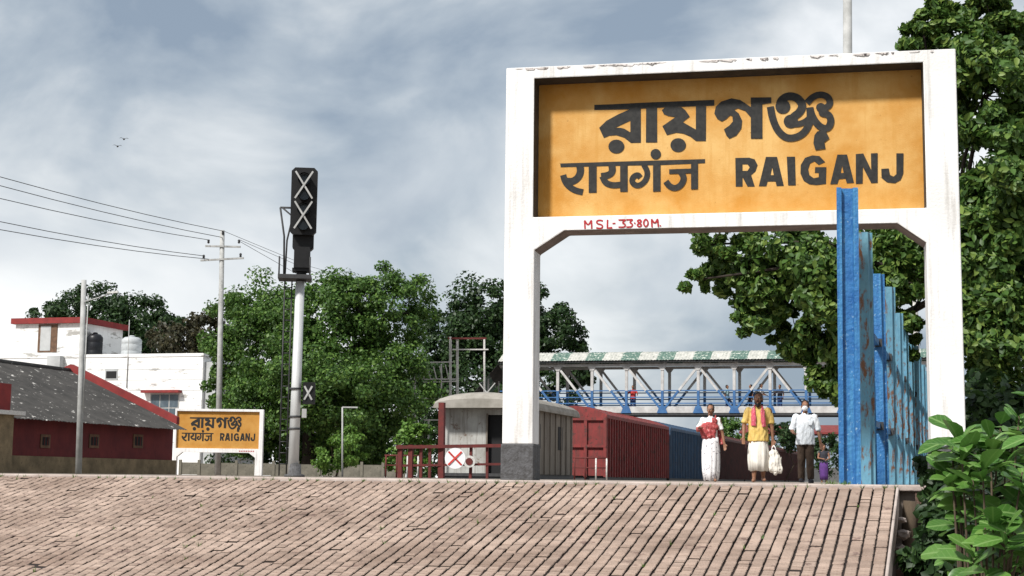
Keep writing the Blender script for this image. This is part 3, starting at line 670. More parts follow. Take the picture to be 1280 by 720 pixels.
for x0_, x1_ in ((.04, .12), (VW-.12, VW-.04)):
    MB().box((x0_, .55, 1.05), (x1_, vl-.5, zr)).build('side_wall', MATS['van_side'], van)
for i in range(9):
    y = .8+(vl-1.6)*i/8; MB().box((VW-.04, y-.05, 1.05), (VW+.01, y+.05, zr-.05)).build('side_rib', MATS['van_side'], van)
for i in (1,5): 
    y = 1.2+(vl-1.6)*i/8; MB().box((VW-.03, y, 2.0), (VW-.02, y+.7, 2.9)).build('side_window', MATS['dark_hole'], van)
MB().box((.12, vl-.63, 1.05), (VW-.12, vl-.55, zr)).build('end_wall', MATS['van_grey'], van)
MB().box((.04, .05, .95), (VW-.04, .55, 1.06)).build('end_platform', MATS['steel_dark'], van)
for s in (.06, VW-.06): MB().tube([(s,.12,1.0),(s,.12,zr)], .03, 6).build('corner_post', MATS['rust_red'], van)
rp = []
for i in range(13):
    a = math.pi*(i/12); rp.append((VW/2-(VW/2+.16)*math.cos(a), zr+.02+.50*math.sin(a)**.8))
rp2 = [(-.16, zr-.08)] + rp + [(VW+.16, zr-.08)]
# roof with domed ends
rf = MB(); secs = [(-.25,.55), (-.02,.86), (.3,.97), (.9,1.0), (vl-.9,1.0), (vl-.3,.97), (vl+.02,.86), (vl+.2,.55)]
vs = []; n = len(rp2)
for (y, s) in secs: vs += [(VW/2+(x-VW/2)*(1-.10*(1-s)), y, zr-.08+(z-zr+.08)*s) for x, z in rp2]
fs = [(k*n+i, k*n+i+1, (k+1)*n+i+1, (k+1)*n+i) for k in range(len(secs)-1) for i in range(n-1)] + [(k*n, (k+1)*n, (k+1)*n+n-1, k*n+n-1) for k in range(len(secs)-1)] + [tuple(range(n)), tuple(range(len(vs)-1, len(vs)-n-1, -1))]
rf.add(vs, fs).build('roof', MATS['van_roof'], van)
for i in range(1, 8): 
    y = .9+(vl-1.8)*i/8; MB().prism([(x, z+.012) for x, z in rp]+[(VW, zr), (0, zr)], 'y', y-.02, y+.02).build('roof_strap', MATS['van_roof'], van)
MB().bar((VW/2+.1,.6,zr+.5), (VW/2-.2,.6,zr+.85), .035).build('roof_lamp_bracket', MATS['pole_grey'], van)
MB().bar((VW/2+.1,.6,zr+.5), (VW/2+.4,.6,zr+.85), .035).build('roof_lamp_bracket', MATS['pole_grey'], van)
bogies(van, vl)

# ================================================================ colour light signal
sg = G(368, 30.0, PZ)
sig = empty('railway_signal', sg, YAW+R(6), 'tall dark two-aspect signal crossed out with white strips on a silver mast', 'signal')
k = 30.0/F
zt = lambda py: P(368, py, 30.0).z - PZ
MB().tube([(-.03,0,0),(0,0,zt(352))], [.105,.088], 16).build('mast', MATS['silver'], sig)
for py in (486, 521, 536): MB().tube([(-.03+.0,0,zt(py)-.02),(-.03,0,zt(py)+.02)], .115, 16).build('band', MATS['steel_dark'], sig)
MB().lathe([(.2,0),(.2,.04),(.13,.06),(.12,.25)], n=16).build('base', MATS['granite'], sig)
# head: long box with clipped corners
def octo(x0, x1, z0, z1, c): return [(x0+c,z0),(x1-c,z0),(x1,z0+c),(x1,z1-c),(x1-c,z1),(x0+c,z1),(x0,z1-c),(x0,z0+c)]
hx0, hx1 = -.14, .375
hx0, hx1 = (360-374)*k-.0, (392-374)*k+.01
hd = MB(); hd.prism(octo(hx0, hx1, zt(296), zt(213), .07), 'y', -.30, -.12); head = hd.build('signal_head', MATS['signal_black'], sig)
MB().prism(octo(hx0+.05, hx1-.05, zt(313), zt(226), .05), 'y', -.118, .12).build('housing', MATS['signal_black'], head)
hc = (hx0+hx1)/2
for zc in (zt(237), zt(274)):
    for j in (.17, -.17):
        h_ = MB(); h_.tube([(hc,-.30,zc+j*.9),(hc,-.50,zc+j*.9-.02)], [.12,.125], 16, cap=False); h_.build('lens_hood', MATS['signal_black'], head)
        MB().disc((hc,-.305,zc+j*.9), .11, (0,1,0), .02).build('lens', MATS['glass'], head)
    for s in (-1, 1):
        MB().bar((hc-s*.17,-.53,zc-.27), (hc+s*.17,-.535-.012*s,zc+.27), .034, .012, up=(0,1,0)).build('cross_strip', MATS['pole_grey'], head)
MB().box((hx0+.09, -.2, zt(336)), (hx1-.11, .1, zt(310))).build('junction_box', MATS['signal_black'], sig)
MB().box((-.16,-.16,zt(340)), (.2,.16,zt(336))).build('bracket_plate', MATS['signal_black'], sig)
MB().tube([(.02,0,zt(352)), (.02,0,zt(330))], .10, 12).build('neck', MATS['signal_black'], sig)
MB().box(((350-371)*k-.1,-.28,zt(350)), ((385-371)*k,.30,zt(345))).build('service_platform', MATS['steel_dark'], sig)
for xs in ((350-371)*k-.08, (385-371)*k-.03): MB().tube([(xs,-.24,zt(348)),(xs,-.24,zt(323))], .018, 6).build('platform_stanchion', MATS['steel_dark'], sig)
g = MB(); xa, xb, xc_ = (341-369)*k, (357-369)*k, (347-369)*k
MB().tube([(xa,.1,zt(259)),(xb+.1,.1,zt(259))], .022, 6).build('safety_hoop', MATS['steel_dark'], sig)
MB().tube([(xa,.1,zt(259)),(xc_,.1,zt(295)),(xc_+.02,.1,zt(348))], .022, 6).build('safety_hoop', MATS['steel_dark'], sig)
MB().tube([(xa+.04,.1,zt(259)),(xb,.1,zt(270)),(xb-.1,.1,zt(300)),(xb-.12,.1,zt(348))], .02, 6).build('safety_hoop', MATS['steel_dark'], sig)
for xs in ((349-369)*k, (358-369)*k):
    MB().tube([(xs,.34,0.02),(xs,.30,zt(345))], .016, 6).build('ladder_stile', MATS['steel_dark'], sig)
for i in range(17):
    z = .25+i*.22
    MB().tube([((349-369)*k,.33,z),((358-369)*k,.33,z)], .011, 5).build('ladder_rung', MATS['steel_dark'], sig)
# small crossed-out shunt signal on the mast
sh = MB().box((.12,-.16,zt(505)), (.36,.02,zt(478))).build('shunt_signal', MATS['signal_black'], sig)
for s in (-1,1): MB().bar((.15 if s>0 else .3,-.175,zt(500)), (.3 if s>0 else .15,-.175-.012*s,zt(483)), .035, .012, up=(0,1,0)).build('cross_strip', MATS['pole_grey'], sh)
MB().box((.11,-.1,zt(522)), (.2,.05,zt(511))).build('junction_box', MATS['pole_grey'], sig)

# ================================================================ poles and wires
def pole(px, D, ytop, r0, r1, m, label, pbase=None, name='lamp_post', cat='pole'):
    b = G(pbase or px, D, PZ); tp_ = P(px, ytop, D)
    t = empty(name, b, 0, label, cat)
    MB().tube([(0,0,0), (tp_-b)*.5, tp_-b], [r0, (r0+r1)/2, r1], 12).build('shaft', MATS[m], t)
    return t, tp_-b
t, tip = pole(105, 40, 350, .085, .065, 'pole_grey', 'pale grey lamp post in front of the dark red shed', pbase=98)
kk = 40/F
MB().tube([Vector((0,-.05,tip.z*.87)), Vector((0,-.1,tip.z*.885)), RH*.35+Vector((0,-.1,tip.z*.905)), RH*.7+Vector((0,-.1,tip.z*.93))], .018, 6).build('lamp_arm', MATS['pole_grey'], t)
lf = MB(); c = RH*.72+Vector((0,-.1,tip.z*.932)); lf.bar(c-RH*.12, c+RH*.16+Vector((0,0,.03)), .07, .05); lf.build('lamp_head', MATS['cross_white'], t)
MB().tube([Vector((.07,-.04,tip.z*.32)), Vector((.07,-.04,tip.z*.92))], .015, 6).build('conduit', MATS['pole_grey'], t)
t, tip = pole(1059, 21, -110, .075, .06, 'pole_grey', 'grey steel lamp post rising above the top of the large name board', pbase=1061)
t, tip = pole(1139, 33.5, 250, .08, .072, 'cross_white', 'thin white post standing behind the blue rail posts', pbase=1150)
t, tip = pole(428, 55, 509, .035, .03, 'pole_grey', 'thin grey post with a short side arm beside the hedge of the big tree')
MB().bar(tip, tip+RH*.55, .05).build('arm', MATS['pole_grey'], t)
UD = 79
up_, tip = pole(278, UD, 288, .16, .12, 'pole_grey', 'tall concrete utility pole with two crossarms carrying overhead wires', pbase=272, name='utility_pole')
ub = G(272, UD, PZ); ku = UD/F
def upt(px, py): return P(px, py, UD)-ub
for (a, b) in (((258,308),(302,309)), ((252,326),(306,323))):
    MB().bar(upt(*a)+Vector((0,-.12,0)), upt(*b)+Vector((0,-.12,0)), .09).build('crossarm', MATS['pole_grey'], up_)
ins = [(280,291),(262,302),(300,302),(256,321),(302,319)]
for a in ins: 
    c = upt(*a)+Vector((0,-.12,0)); MB().lathe([(.03,-.12),(.07,-.08),(.05,-.02),(.075,.02),(.04,.09)], c, 10).build('insulator', MATS['steel_dark'], up_)
lw = ['topmost', 'second', 'third', 'fourth', 'lowest']
for i, (a, yl_) in enumerate(zip([(280,289),(279,297),(262,300),(256,320),(262,324)], [221,232,248,277,287])):
    p0 = P(a[0], a[1], UD); p1 = P(0, yl_, 62); p2 = p1 + (p1-p0)*1.4 + Vector((0,0,.5))
    pts = [p0.lerp(p1, t_) - Vector((0,0,.22*4*t_*(1-t_)*.5)) for t_ in (0,.2,.4,.6,.8,1)] + [p1.lerp(p2,.5), p2]
    tag(MB().tube(pts, .017, 5).build('overhead_wire', MATS['steel_dark']), f'{lw[i]} of the five overhead wires running from the utility pole to the left edge', 'wire', 'overhead wires left of the pole')
for i, (a, b) in enumerate((((280,289),(362,326)), ((300,300),(366,334)), ((300,302),(358,352)))):
    p0 = P(a[0], a[1], UD); p1 = P(b[0]+90, b[1]+25, 122)
    tag(MB().tube([p0, p0.lerp(p1,.5)-Vector((0,0,.3)), p1], .013, 5).build('overhead_wire', MATS['steel_dark']), ('upper','middle','lower')[i]+' thin wire running from the utility pole down behind the signal', 'wire', 'overhead wires right of the pole')

# ================================================================ dark red shed
SX = -32.2
e0 = at_X(30, 521, SX); e1 = at_X(217, 529, SX)
Y0, Y1 = e0.y-6, e1.y; zE = (e0.z+e1.z)/2; 
rdg = at_Y(88, 467, Y1); HW = SX-rdg.x; zR = rdg.z
shed = empty('red_shed', (SX-HW, Y0, PZ), 0, 'long dark red station shed with a speckled grey corrugated roof', 'shed')
LEN = Y1-Y0; ZE = zE-PZ; ZR = zR-PZ
wl = MB(); wl.box((HW-.2, .0, .62), (HW, LEN, ZE)); wall = wl.build('wall', MATS['shed_red'], shed)
MB().prism([(-HW,.62),(HW-.2,.62),(HW-.2,ZE-.05),(0,ZR-.1),(-HW,ZE-.05)], 'y', LEN-.2, LEN).build('gable_wall', MATS['shed_red'], shed)
MB().prism([(-HW,.62),(HW-.2,.62),(HW-.2,ZE-.05),(0,ZR-.1),(-HW,ZE-.05)], 'y', 0, .2).build('gable_wall', MATS['shed_red'], shed)
MB().box((-HW, .2, .62), (-HW+.2, LEN-.2, ZE)).build('wall', MATS['shed_red'], shed)
MB().box((-HW-.1, -.1, 0), (HW+.15, LEN+.1, .62)).build('plinth', MATS['plinth_ochre'], shed)
nsh = 22
for s in (1, -1):
    for j in range(nsh):                                   # corrugated sheets, overlapping
        y0_ = -.5 + (LEN+.35)*j/nsh; y1_ = -.5 + (LEN+.35)*(j+1)/nsh + .08
        mb = MB(); n = 8; vs = []
        for i in range(n+1):
            yy = y0_+(y1_-y0_)*i/n; cz = .03*(i%2) + (.012 if j%2 else 0)
            vs += [(s*(HW+.75), yy, ZE+.10-(.75)*(ZR-ZE)/HW+cz), (s*HW*.5, yy, (ZE+ZR)/2+.10+cz), (0, yy, ZR+.10+cz)]
        for i in range(n):
            for q in range(2): mb.f.append((i*3+q, (i+1)*3+q, (i+1)*3+q+1, i*3+q+1)); mb.smooth.append(False)
        mb.v = vs; mb.build('roof_sheet', MATS['shed_roof'], shed)
MB().tube([(0,-.5,ZR+.12),(0,LEN-.1,ZR+.12)], .12, 8).build('ridge_cap', MATS['shed_roof'], shed)
pr = MB(); pr.prism([(-HW-.3,ZE-.3),(-HW-.3,ZE+.45),(0,ZR+.42),(HW+.15,ZE+.36),(HW+.15,ZE+.05),(0,ZR+.05)], 'y', LEN-.02, LEN+.24); pr.build('gable_parapet', MATS['trim_red'], shed)
MB().bar((HW+.78,-.52,ZE-.28),(0,-.52,ZR+.02), .05,.22, up=(0,1,0)).build('barge_board', MATS['cross_white'], shed)
for px_ in (56, 117, 172):
    a = at_X(px_-6, 550, SX); b = at_X(px_+6, 550, SX); z0_, z1_ = at_X(px_, 560, SX).z-PZ, at_X(px_, 543, SX).z-PZ
    ya, yb = a.y-Y0, b.y-Y0
    wn = MB().box((HW+.002, ya, z0_), (HW+.04, yb, z1_)).build('window', MATS['wood_brown'], shed)
    MB().box((HW+.042, ya+.1, z0_+.1), (HW+.05, yb-.1, z1_-.1)).build('pane', MATS['dark_hole'], wn)
    for q in (.33,.66): MB().box((HW+.052, ya+(yb-ya)*q-.02, z0_+.1), (HW+.07, ya+(yb-ya)*q+.02, z1_-.1)).build('window_bar', MATS['rust_red'], wn)
# white line of pipe and the projecting porch at the near end
pc = at_X(8, 540, SX+1.2)
porch = empty('shed_porch', (SX+.2, pc.y-2.2, PZ), 0, 'brick red porch wall at the extreme left edge of the view', 'porch')
MB().box((0,-2,0),(1.0,2.6,2.0)).build('wall', MATS['plinth_ochre'], porch)
MB().box((0.02,-2,2.0),(.9,2.5,3.05)).build('upper_wall', MATS['trim_red'], porch)
MB().box((.0,-2.05,1.98),(1.25,2.9,2.12)).build('ledge', MATS['cross_white'], porch)

# ================================================================ white two-storey house
HY = 100.0
def hx(px): return at_Y(px, 500, HY).x
def hz(px, py): return at_Y(px, py, HY).z - PZ
hL, hR = hx(-30), hx(252); zh = hz(180, 446)
house = empty('white_house', (hL, HY, PZ), 0, 'white two-storey flat-roofed house behind the red shed', 'house')
HWd = hR-hL
MB().box((0,0,0),(HWd,9,zh)).build('wall', MATS['house_white'], house)
for a, b in (((0,-.05,zh),(HWd+.05,.2,zh+.22)), ((HWd-.2,.2,zh),(HWd+.05,9,zh+.22))): MB().box(a,b).build('parapet', MATS['house_white'], house)
MB().box((HWd+.002,.3,0),(HWd+.9,8,zh-.4)).build('shaded_side', MATS['house_grey'], house)  # right flank of the house, its shade put into the grey colour
for i in range(4):
    z = zh*.62 + i*zh*.09; MB().box((hx(108)-hL,-.012,z),(HWd,-.002,z+.025)).build('render_groove', MATS['house_grey'], house)
wx0, wx1 = hx(188)-hL, hx(224)-hL; wz0, wz1 = hz(205,528), hz(205,492)
wn = MB().box((wx0,-.03,wz0),(wx1,-.002,wz1)).build('window', MATS['pole_grey'], house)
for i in range(3):
    for j in range(2):
        a = wx0+.08+(wx1-wx0-.08)*i/3; b = wx0+(wx1-wx0-.08)*(i+1)/3; c_ = wz0+.08+(wz1-wz0-.08)*j/2; d = wz0+(wz1-wz0-.08)*(j+1)/2
        MB().box((a,-.042,c_),(b,-.032,d)).build('pane', MATS['glass'], wn)
MB().box((hx(180)-hL,-.55,wz1+.05),(hx(227)-hL,-.002,wz1+.24)).build('window_canopy', MATS['trim_red'], house)
a, b = hx(130)-hL, hx(146)-hL
w2 = MB().box((a,-.03,hz(138,475)),(b,-.002,hz(138,461))).build('window', MATS['house_grey'], house); MB().box((a+.1,-.04,hz(138,473)),(b-.1,-.032,hz(138,464))).build('pane', MATS['dark_hole'], w2)
MB().tube([(hx(158)-hL,-.06,hz(158,485)),(hx(158)-hL,-.06,hz(158,400))], .03, 6).build('pipe', MATS['pole_grey'], house)
MB().box((hx(62)-hL,-.6,zh-.9),(hx(78)-hL,-.05,zh+.1)).build('chimney_stub', MATS['house_grey'], house)
# roof room
rx0, rx1 = hx(12)-hL, hx(97)-hL; rz1 = hz(60,404)
MB().box((rx0,.3,zh),(rx1,6.0,rz1)).build('roof_room', MATS['house_white'], house)
MB().box((rx0-.25,.0,rz1),(rx1+.3,6.4,rz1+.42)).build('roof_slab', MATS['trim_red'], house)
wn = MB().box((hx(41)-hL,.26,hz(50,440)),(hx(65)-hL,.298,hz(50,405))).build('window', MATS['wood_brown'], house)
MB().box((hx(44)-hL,.245,hz(50,438)),(hx(57)-hL,.258,hz(50,407))).build('shutter', MATS['house_grey'], wn)
def tank(px, py0, py1, wpx, m, label):
    c = at_Y(px, 443, HY+1.2); kk_ = c.y/.96/F; r = wpx/2*kk_; h = (py1-py0)*kk_
    t = empty('water_tank', (c.x, c.y, PZ+zh), 0, label, 'water tank')
    MB().lathe([(r*.97,0),(r,.05),(r,h*.3),(r*.96,h*.33),(r,h*.36),(r,h*.62),(r*.96,h*.65),(r,h*.68),(r,h*.86),(r*.7,h*.97),(r*.3,h)], n=20).build('body', MATS[m], t)
    MB().lathe([(r*.3,0),(r*.32,.08),(r*.2,.12)], (0,0,h-.02), 14).build('lid', MATS[m], t)
tank(118, 413, 447, 21, 'tank_black', 'black water tank on the white house roof beside the roof room')
tank(164, 418, 447, 27, 'tank_grey', 'pale grey water tank on the white house roof')

# ================================================================ boundary wall of precast panels
WD = 79
for seg, (pa, pb, lb) in enumerate(((225, 365, 'low precast concrete boundary wall beneath the small distant name board'), (372, 505, 'low precast concrete boundary wall under the big tree'))):
    A = G(pa, WD, PZ); B = G(pb, WD, PZ); d = (B-A); nW = max(2, round(d.length/1.0)); ang = math.atan2(d.y, d.x)
    t = empty('boundary_wall', A, ang, lb, 'wall'); st_ = d.length/nW
    pm_ = MB().box((.07,-.03,0),(st_-.07,.03,.62)).mesh('panel', MATS['concrete']); po = MB().box((-.07,-.07,0),(.07,.07,.78)).mesh('post', MATS['concrete'])
    for i in range(nW):
        link('panel', pm_, t, (i*st_,0,random.uniform(-.03,.03))); link('post', po, t, (i*st_,0,0))
    link('post', po, t, (nW*st_,0,0))
# pipe gantry by the trees
GD = 88
go = G(563, GD, PZ)
gan = empty('pipe_gantry', go, 0, 'tall pale pipe frame with side racks behind the brake van roof', 'frame')
def gp(px, py, dy=0): return P(px, py, GD)-go+Vector((0,dy,0))
def gb(a, b, w_=.09, m='cross_white', dy=0): MB().bar(gp(*a,dy), gp(*b,dy), w_).build('pipe', MATS[m], gan)
gb((563,590),(563,421),.12); gb((571,590),(571,424),.12,dy=.1); gb((605.5,590),(605.5,424),.10); gb((560,423),(608,423),.10,'rust_red'); gb((566,437),(611,437),.07,dy=-.08)
for (a, b) in (((515,453.5),(566,452.5)), ((513,474),(570,474)), ((517,478.5),(571,476.5)), ((524,498),(560,498)), ((530,525),(560,525)), ((519,453),(519,580)), ((536,525),(536,585)), ((552,455),(552,590))): gb(a, b, .07, dy=-.05)
for i in range(6): gb((520+i*7.5,455+random.uniform(0,6)),(524+i*7.5,474), .05, dy=-.11)
# red barrier with warning discs
BD = 46
bo_ = G(495, BD, PZ)
bar_ = empty('track_barrier', bo_, 0, 'rusty red track-end barrier carrying a white disc with red cross', 'barrier')
def bp(px, py, dy=0): return P(px, py, BD)-bo_+Vector((0,dy,0))
def bb(a, b, w_, m='rust_red', nm='post', dy=0): return MB().bar(bp(*a,dy), bp(*b,dy), w_, w_).build(nm, MATS[m], bar_)
bb((495,559),(628,557),.10, nm='rail'); bb((500,582),(628,580),.07, nm='rail', dy=.06)
for pxv in (499, 512, 525, 536): bb((pxv,598),(pxv+.5,556),.13 if pxv<515 else .08, dy=.08)
bb((550,600),(551,503),.17, dy=.12); bb((587,600),(588,558),.08, dy=.08); bb((608,600),(608,558),.07, dy=.08)
dk = MB().disc(bp(571,573,-.16), .31, FH, .02, 24).build('warning_disc', MATS['cloth_white'], bar_); cd_ = bp(571,573,-.18)
for s in (-1,1): MB().bar(cd_+RH*(-.2*s)+Vector((0,-.004*s,-.2)), cd_+RH*(.2*s)+Vector((0,-.004*s,.2)), .055,.01, up=(0,1,0)).build('red_cross', MATS['cloth_scarlet'], dk)
d2 = MB().disc(bp(588.5,577,-.15), .18, FH, .02, 20).build('lamp_disc', MATS['cross_white'], bar_); MB().disc(bp(588.5,577,-.165), .11, FH, .02, 16).build('lamp_lens', MATS['rust_red'], d2)
for (pxv, lb) in ((505, 'pale pipe railing left of the rusty red barrier'), (741, 'pale pipe railing in front of the red wagon')):
    o_ = G(pxv, 50, PZ); t = empty('pipe_railing', o_, YAW, lb, 'railing')
    for i in range(4): MB().tube([(i*.35-.6,0,0),(i*.35-.6,0,.72)], .03, 6).build('post', MATS['cross_white'] if i > 1 else MATS['rust_red'], t)
    MB().tube([(-.65,0,.72),(.5,0,.72)], .03, 6).build('rail', MATS['rust_red'], t)
    MB().tube([(-.65,0,.4),(.5,0,.4)], .022, 6).build('rail', MATS['rust_red'], t)
# distant red-roofed shelter under the bridge
RY = 165
a, b = at_Y(930, 534, RY), at_Y(1100, 534, RY)
sh_ = empty('distant_shelter', (a.x, RY, PZ), 0, 'far platform shelter with a red roof seen beneath the footbridge', 'shelter')
Ls = b.x-a.x; zs_ = a.z-PZ
MB().prism([(-.3,zs_-.5),(3,zs_+.35),(6.3,zs_-.5),(6.3,zs_-.7),(3,zs_+.15),(-.3,zs_-.7)], 'x', -.5, Ls+.5).build('roof', MATS['wagon_red'], sh_)
for i in range(8):
    for y in (.3, 5.7): MB().tube([(i*Ls/7,y,0),(i*Ls/7,y,zs_-.5)], .09, 6).build('column', MATS['cross_white'], sh_)
MB().box((0,4.5,0),(Ls,4.7,1.6)).build('back_wall', MATS['far_wall'], sh_)
# ================================================================ trees
def leaf_cloud(cent, outw, n, spread, size, rg, up=.45, aspect=.62, jitter=.75, hexa=False):
    """n leaves around clump centres (K,3) with outward directions; returns a mesh of folded leaves"""
    K = len(cent); idx = rg.integers(0, K, n)
    off = rg.normal(0, 1, (n,3)); off /= (np.linalg.norm(off, axis=1, keepdims=True)+1e-9); rad = rg.random((n,1))**(1/2.2)
    c = cent[idx] + off*rad*spread[idx][:,None]*np.array([1,1,.75])
    nr = outw[idx]*.55 + off*.6 + np.array([0,0,up]) + rg.normal(0, jitter, (n,3))
    nr /= np.linalg.norm(nr, axis=1, keepdims=True)
    t = rg.normal(0,1,(n,3)); t[:,2] -= .35; t -= nr*np.sum(t*nr, axis=1, keepdims=True); t /= np.linalg.norm(t, axis=1, keepdims=True)
    b = np.cross(nr, t); s = size*rg.uniform(.45,1.35,(n,1))
    if hexa:                                               # pointed oval leaves, bent along the midrib
        a = s*aspect*.5; cu = rg.uniform(-.05,.22,(n,1))*s
        V = [c-t*s*.5, c-t*s*.22+b*a*.85+nr*s*.07, c+t*s*.12+b*a*.8+nr*s*.06-nr*cu*.3, c+t*s*.56-nr*cu, c+t*s*.12-b*a*.8+nr*s*.06-nr*cu*.3, c-t*s*.22-b*a*.85+nr*s*.07]
        v = np.stack(V, axis=1); q = np.arange(n, dtype=np.int32)[:,None]*6
        li = np.concatenate([q+0,q+1,q+2,q+3, q+0,q+3,q+4,q+5], axis=1).reshape(-1)
        me = bpy.data.meshes.new('leaves'); me.vertices.add(n*6); me.vertices.foreach_set('co', v.reshape(-1))
        me.loops.add(n*8); me.loops.foreach_set('vertex_index', li)
        me.polygons.add(n*2); me.polygons.foreach_set('loop_start', np.arange(0, n*8, 4, dtype=np.int32)); me.polygons.foreach_set('loop_total', np.full(n*2, 4, dtype=np.int32))
        me.update(calc_edges=True); return me
    v = np.empty((n,4,3))
    v[:,0] = c - t*s*.5; v[:,1] = c + b*s*aspect*.5 + nr*s*.10; v[:,2] = c + t*s*.5 - nr*s*.06; v[:,3] = c - b*s*aspect*.5 + nr*s*.10
    me = bpy.data.meshes.new('leaves'); me.vertices.add(n*4); me.vertices.foreach_set('co', v.reshape(-1))
    me.loops.add(n*4); me.loops.foreach_set('vertex_index', np.arange(n*4, dtype=np.int32))
    me.polygons.add(n); me.polygons.foreach_set('loop_start', np.arange(0, n*4, 4, dtype=np.int32)); me.polygons.foreach_set('loop_total', np.full(n, 4, dtype=np.int32))
    me.update(calc_edges=True); return me
def make_tree(name, label, base, lobes, nclump, nleaf, size, lm, bark='bark', trunk_r=.25, seed=1, cat='tree', group=None, clump_r=.28, nlimb=26, hollow=.45, up=.45, hexa=False, fork_f=.45):
    """lobes: world (centre, rx, ry, rz); clumps are spread through each lobe, denser at its skin, leaves round each clump"""
    rg = np.random.default_rng(seed); base = Vector(base)
    t = empty(name, base, 0, label, cat, group)
    vol = np.array([l[1]*l[2]*l[3] for l in lobes])**.6; vol /= vol.sum()
    cents, outs, spr = [], [], []
    for (c, rx, ry, rz_), wv in zip(lobes, vol):
        k = max(4, int(nclump*wv)); d = rg.normal(0,1,(k,3)); d /= np.linalg.norm(d, axis=1, keepdims=True)
        rr = hollow + (1-hollow)*rg.random((k,1))**.6
        rr *= rg.uniform(.86,1.10,(k,1))
        cents.append(np.array(c) + d*rr*np.array([rx,ry,rz_])); outs.append(d)
        spr.append(rg.uniform(.6,1.35,k)*clump_r*(rx+rz_)/2)
    cents = np.vstack(cents); outs = np.vstack(outs); spr = np.concatenate(spr)
    me = leaf_cloud(cents - np.array(base), outs, nleaf, spr, size, rg, up=up, hexa=hexa); me.materials.append(MATS[lm])
    link('crown', me, t)
    # trunk and limbs
    mc = np.mean([np.array(l[0]) for l in lobes], axis=0) - np.array(base)
    tr = MB(); fork = Vector(mc)*.5; fork.z = max(.8, mc[2]*fork_f)
    if fork_f > .6: fork.x = fork.y = 0
    tr.tube([(0,0,0), fork*.35+Vector((.05,0,0)), fork*.7, fork], [trunk_r*1.3, trunk_r, trunk_r*.9, trunk_r*.8], 10)
    tr.build('trunk', MATS[bark], t)
    lm_ = MB()
    for (c, rx, ry, rz_) in lobes:
        cc = Vector(c)-base; m = fork.lerp(cc, .5)+Vector((0,0,.08*cc.z)); lm_.tube([fork, m, cc], [trunk_r*.6, trunk_r*.42, trunk_r*.2], 7)
    for q in rg.choice(len(cents), min(nlimb, len(cents)), replace=False):
        e = Vector(cents[q])-base; dist = [((Vector(l[0])-base)-e).length for l in lobes]; cc = Vector(lobes[int(np.argmin(dist))][0])-base
        m = cc.lerp(e, .5)+Vector(rg.normal(0,.12,3))*e.length*.08; lm_.tube([cc, m, e], [trunk_r*.2, trunk_r*.12, trunk_r*.04], 5)
    lm_.build('limbs', MATS[bark], t)
    return t
def lob(px, py, D, wx, wy, deep=None):
    c = P(px, py, D); k = D/F; return (tuple(c), wx*k, (deep or (wx+wy)/2)*k, wy*k)
# big tree left of centre
make_tree('broadleaf_tree', 'big bright green spreading tree behind the signal', G(385, 84, PZ),
  [lob(400,402,84,78,66), lob(330,425,86,62,76), lob(485,392,85,54,62), lob(300,400,88,32,34), lob(400,485,81,96,72), lob(320,520,84,62,58), lob(488,480,84,56,72), lob(430,545,85,95,45), lob(282,460,88,28,60), lob(440,370,84,40,36)],
  560, 130000, .21, 'leaf_big', 'bark_dark', .38, 3, clump_r=.27, nlimb=40, hollow=.3)
# dark tree behind the sign's left post
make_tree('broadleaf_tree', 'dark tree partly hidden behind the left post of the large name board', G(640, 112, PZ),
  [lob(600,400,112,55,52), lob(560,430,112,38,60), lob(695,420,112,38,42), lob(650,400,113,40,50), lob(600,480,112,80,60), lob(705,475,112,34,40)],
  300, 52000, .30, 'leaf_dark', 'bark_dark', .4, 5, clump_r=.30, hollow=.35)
# dark trees behind the white house
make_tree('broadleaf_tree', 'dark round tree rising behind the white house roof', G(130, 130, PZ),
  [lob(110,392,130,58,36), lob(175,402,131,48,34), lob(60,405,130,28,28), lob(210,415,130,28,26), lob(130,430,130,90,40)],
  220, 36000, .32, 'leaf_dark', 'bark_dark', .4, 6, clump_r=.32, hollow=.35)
make_tree('dry_tree', 'brownish tree between the white house and the big green tree', G(235, 122, PZ),
  [lob(228,428,122,44,26), lob(262,425,122,26,40), lob(255,480,122,30,60)], 90, 9000, .36, 'leaf_brown', 'bark_dark', .25, 8, clump_r=.36)
make_tree('shrub', 'lime green shrub growing left of the brake van', G(510, 60, PZ), [lob(517,560,60,26,30), lob(530,545,60,14,22), lob(500,580,60,24,14)], 40, 3200, .16, 'leaf_lime', 'bark', .04, 9, 'shrub', clump_r=.4)
make_tree('shrub', 'green shrub under the big tree behind the thin armed post', G(420, 72, PZ), [lob(415,570,72,26,20), lob(440,560,72,24,28)], 40, 3200, .18, 'leaf_lime', 'bark', .04, 10, 'shrub', clump_r=.4)
make_tree('shrub', 'dark hedge bush behind the boundary wall near the small name board', G(340, 88, PZ), [lob(350,560,88,30,34), lob(300,575,88,40,20)], 40, 3600, .2, 'leaf_dark', 'bark', .04, 11, 'shrub', clump_r=.4)
make_tree('shrub', 'far green bush beneath the footbridge behind the woman', G(905, 140, PZ), [lob(900,540,140,30,24), lob(925,550,140,22,22)], 50, 5000, .3, 'leaf_big', 'bark', .06, 12, 'shrub', clump_r=.4)
make_tree('shrub', 'far dark bush beneath the footbridge beside the man in white', G(980, 142, PZ), [lob(975,545,142,26,20), lob(1035,565,142,22,26)], 50, 5000, .3, 'leaf_dark', 'bark', .06, 13, 'shrub', clump_r=.4)
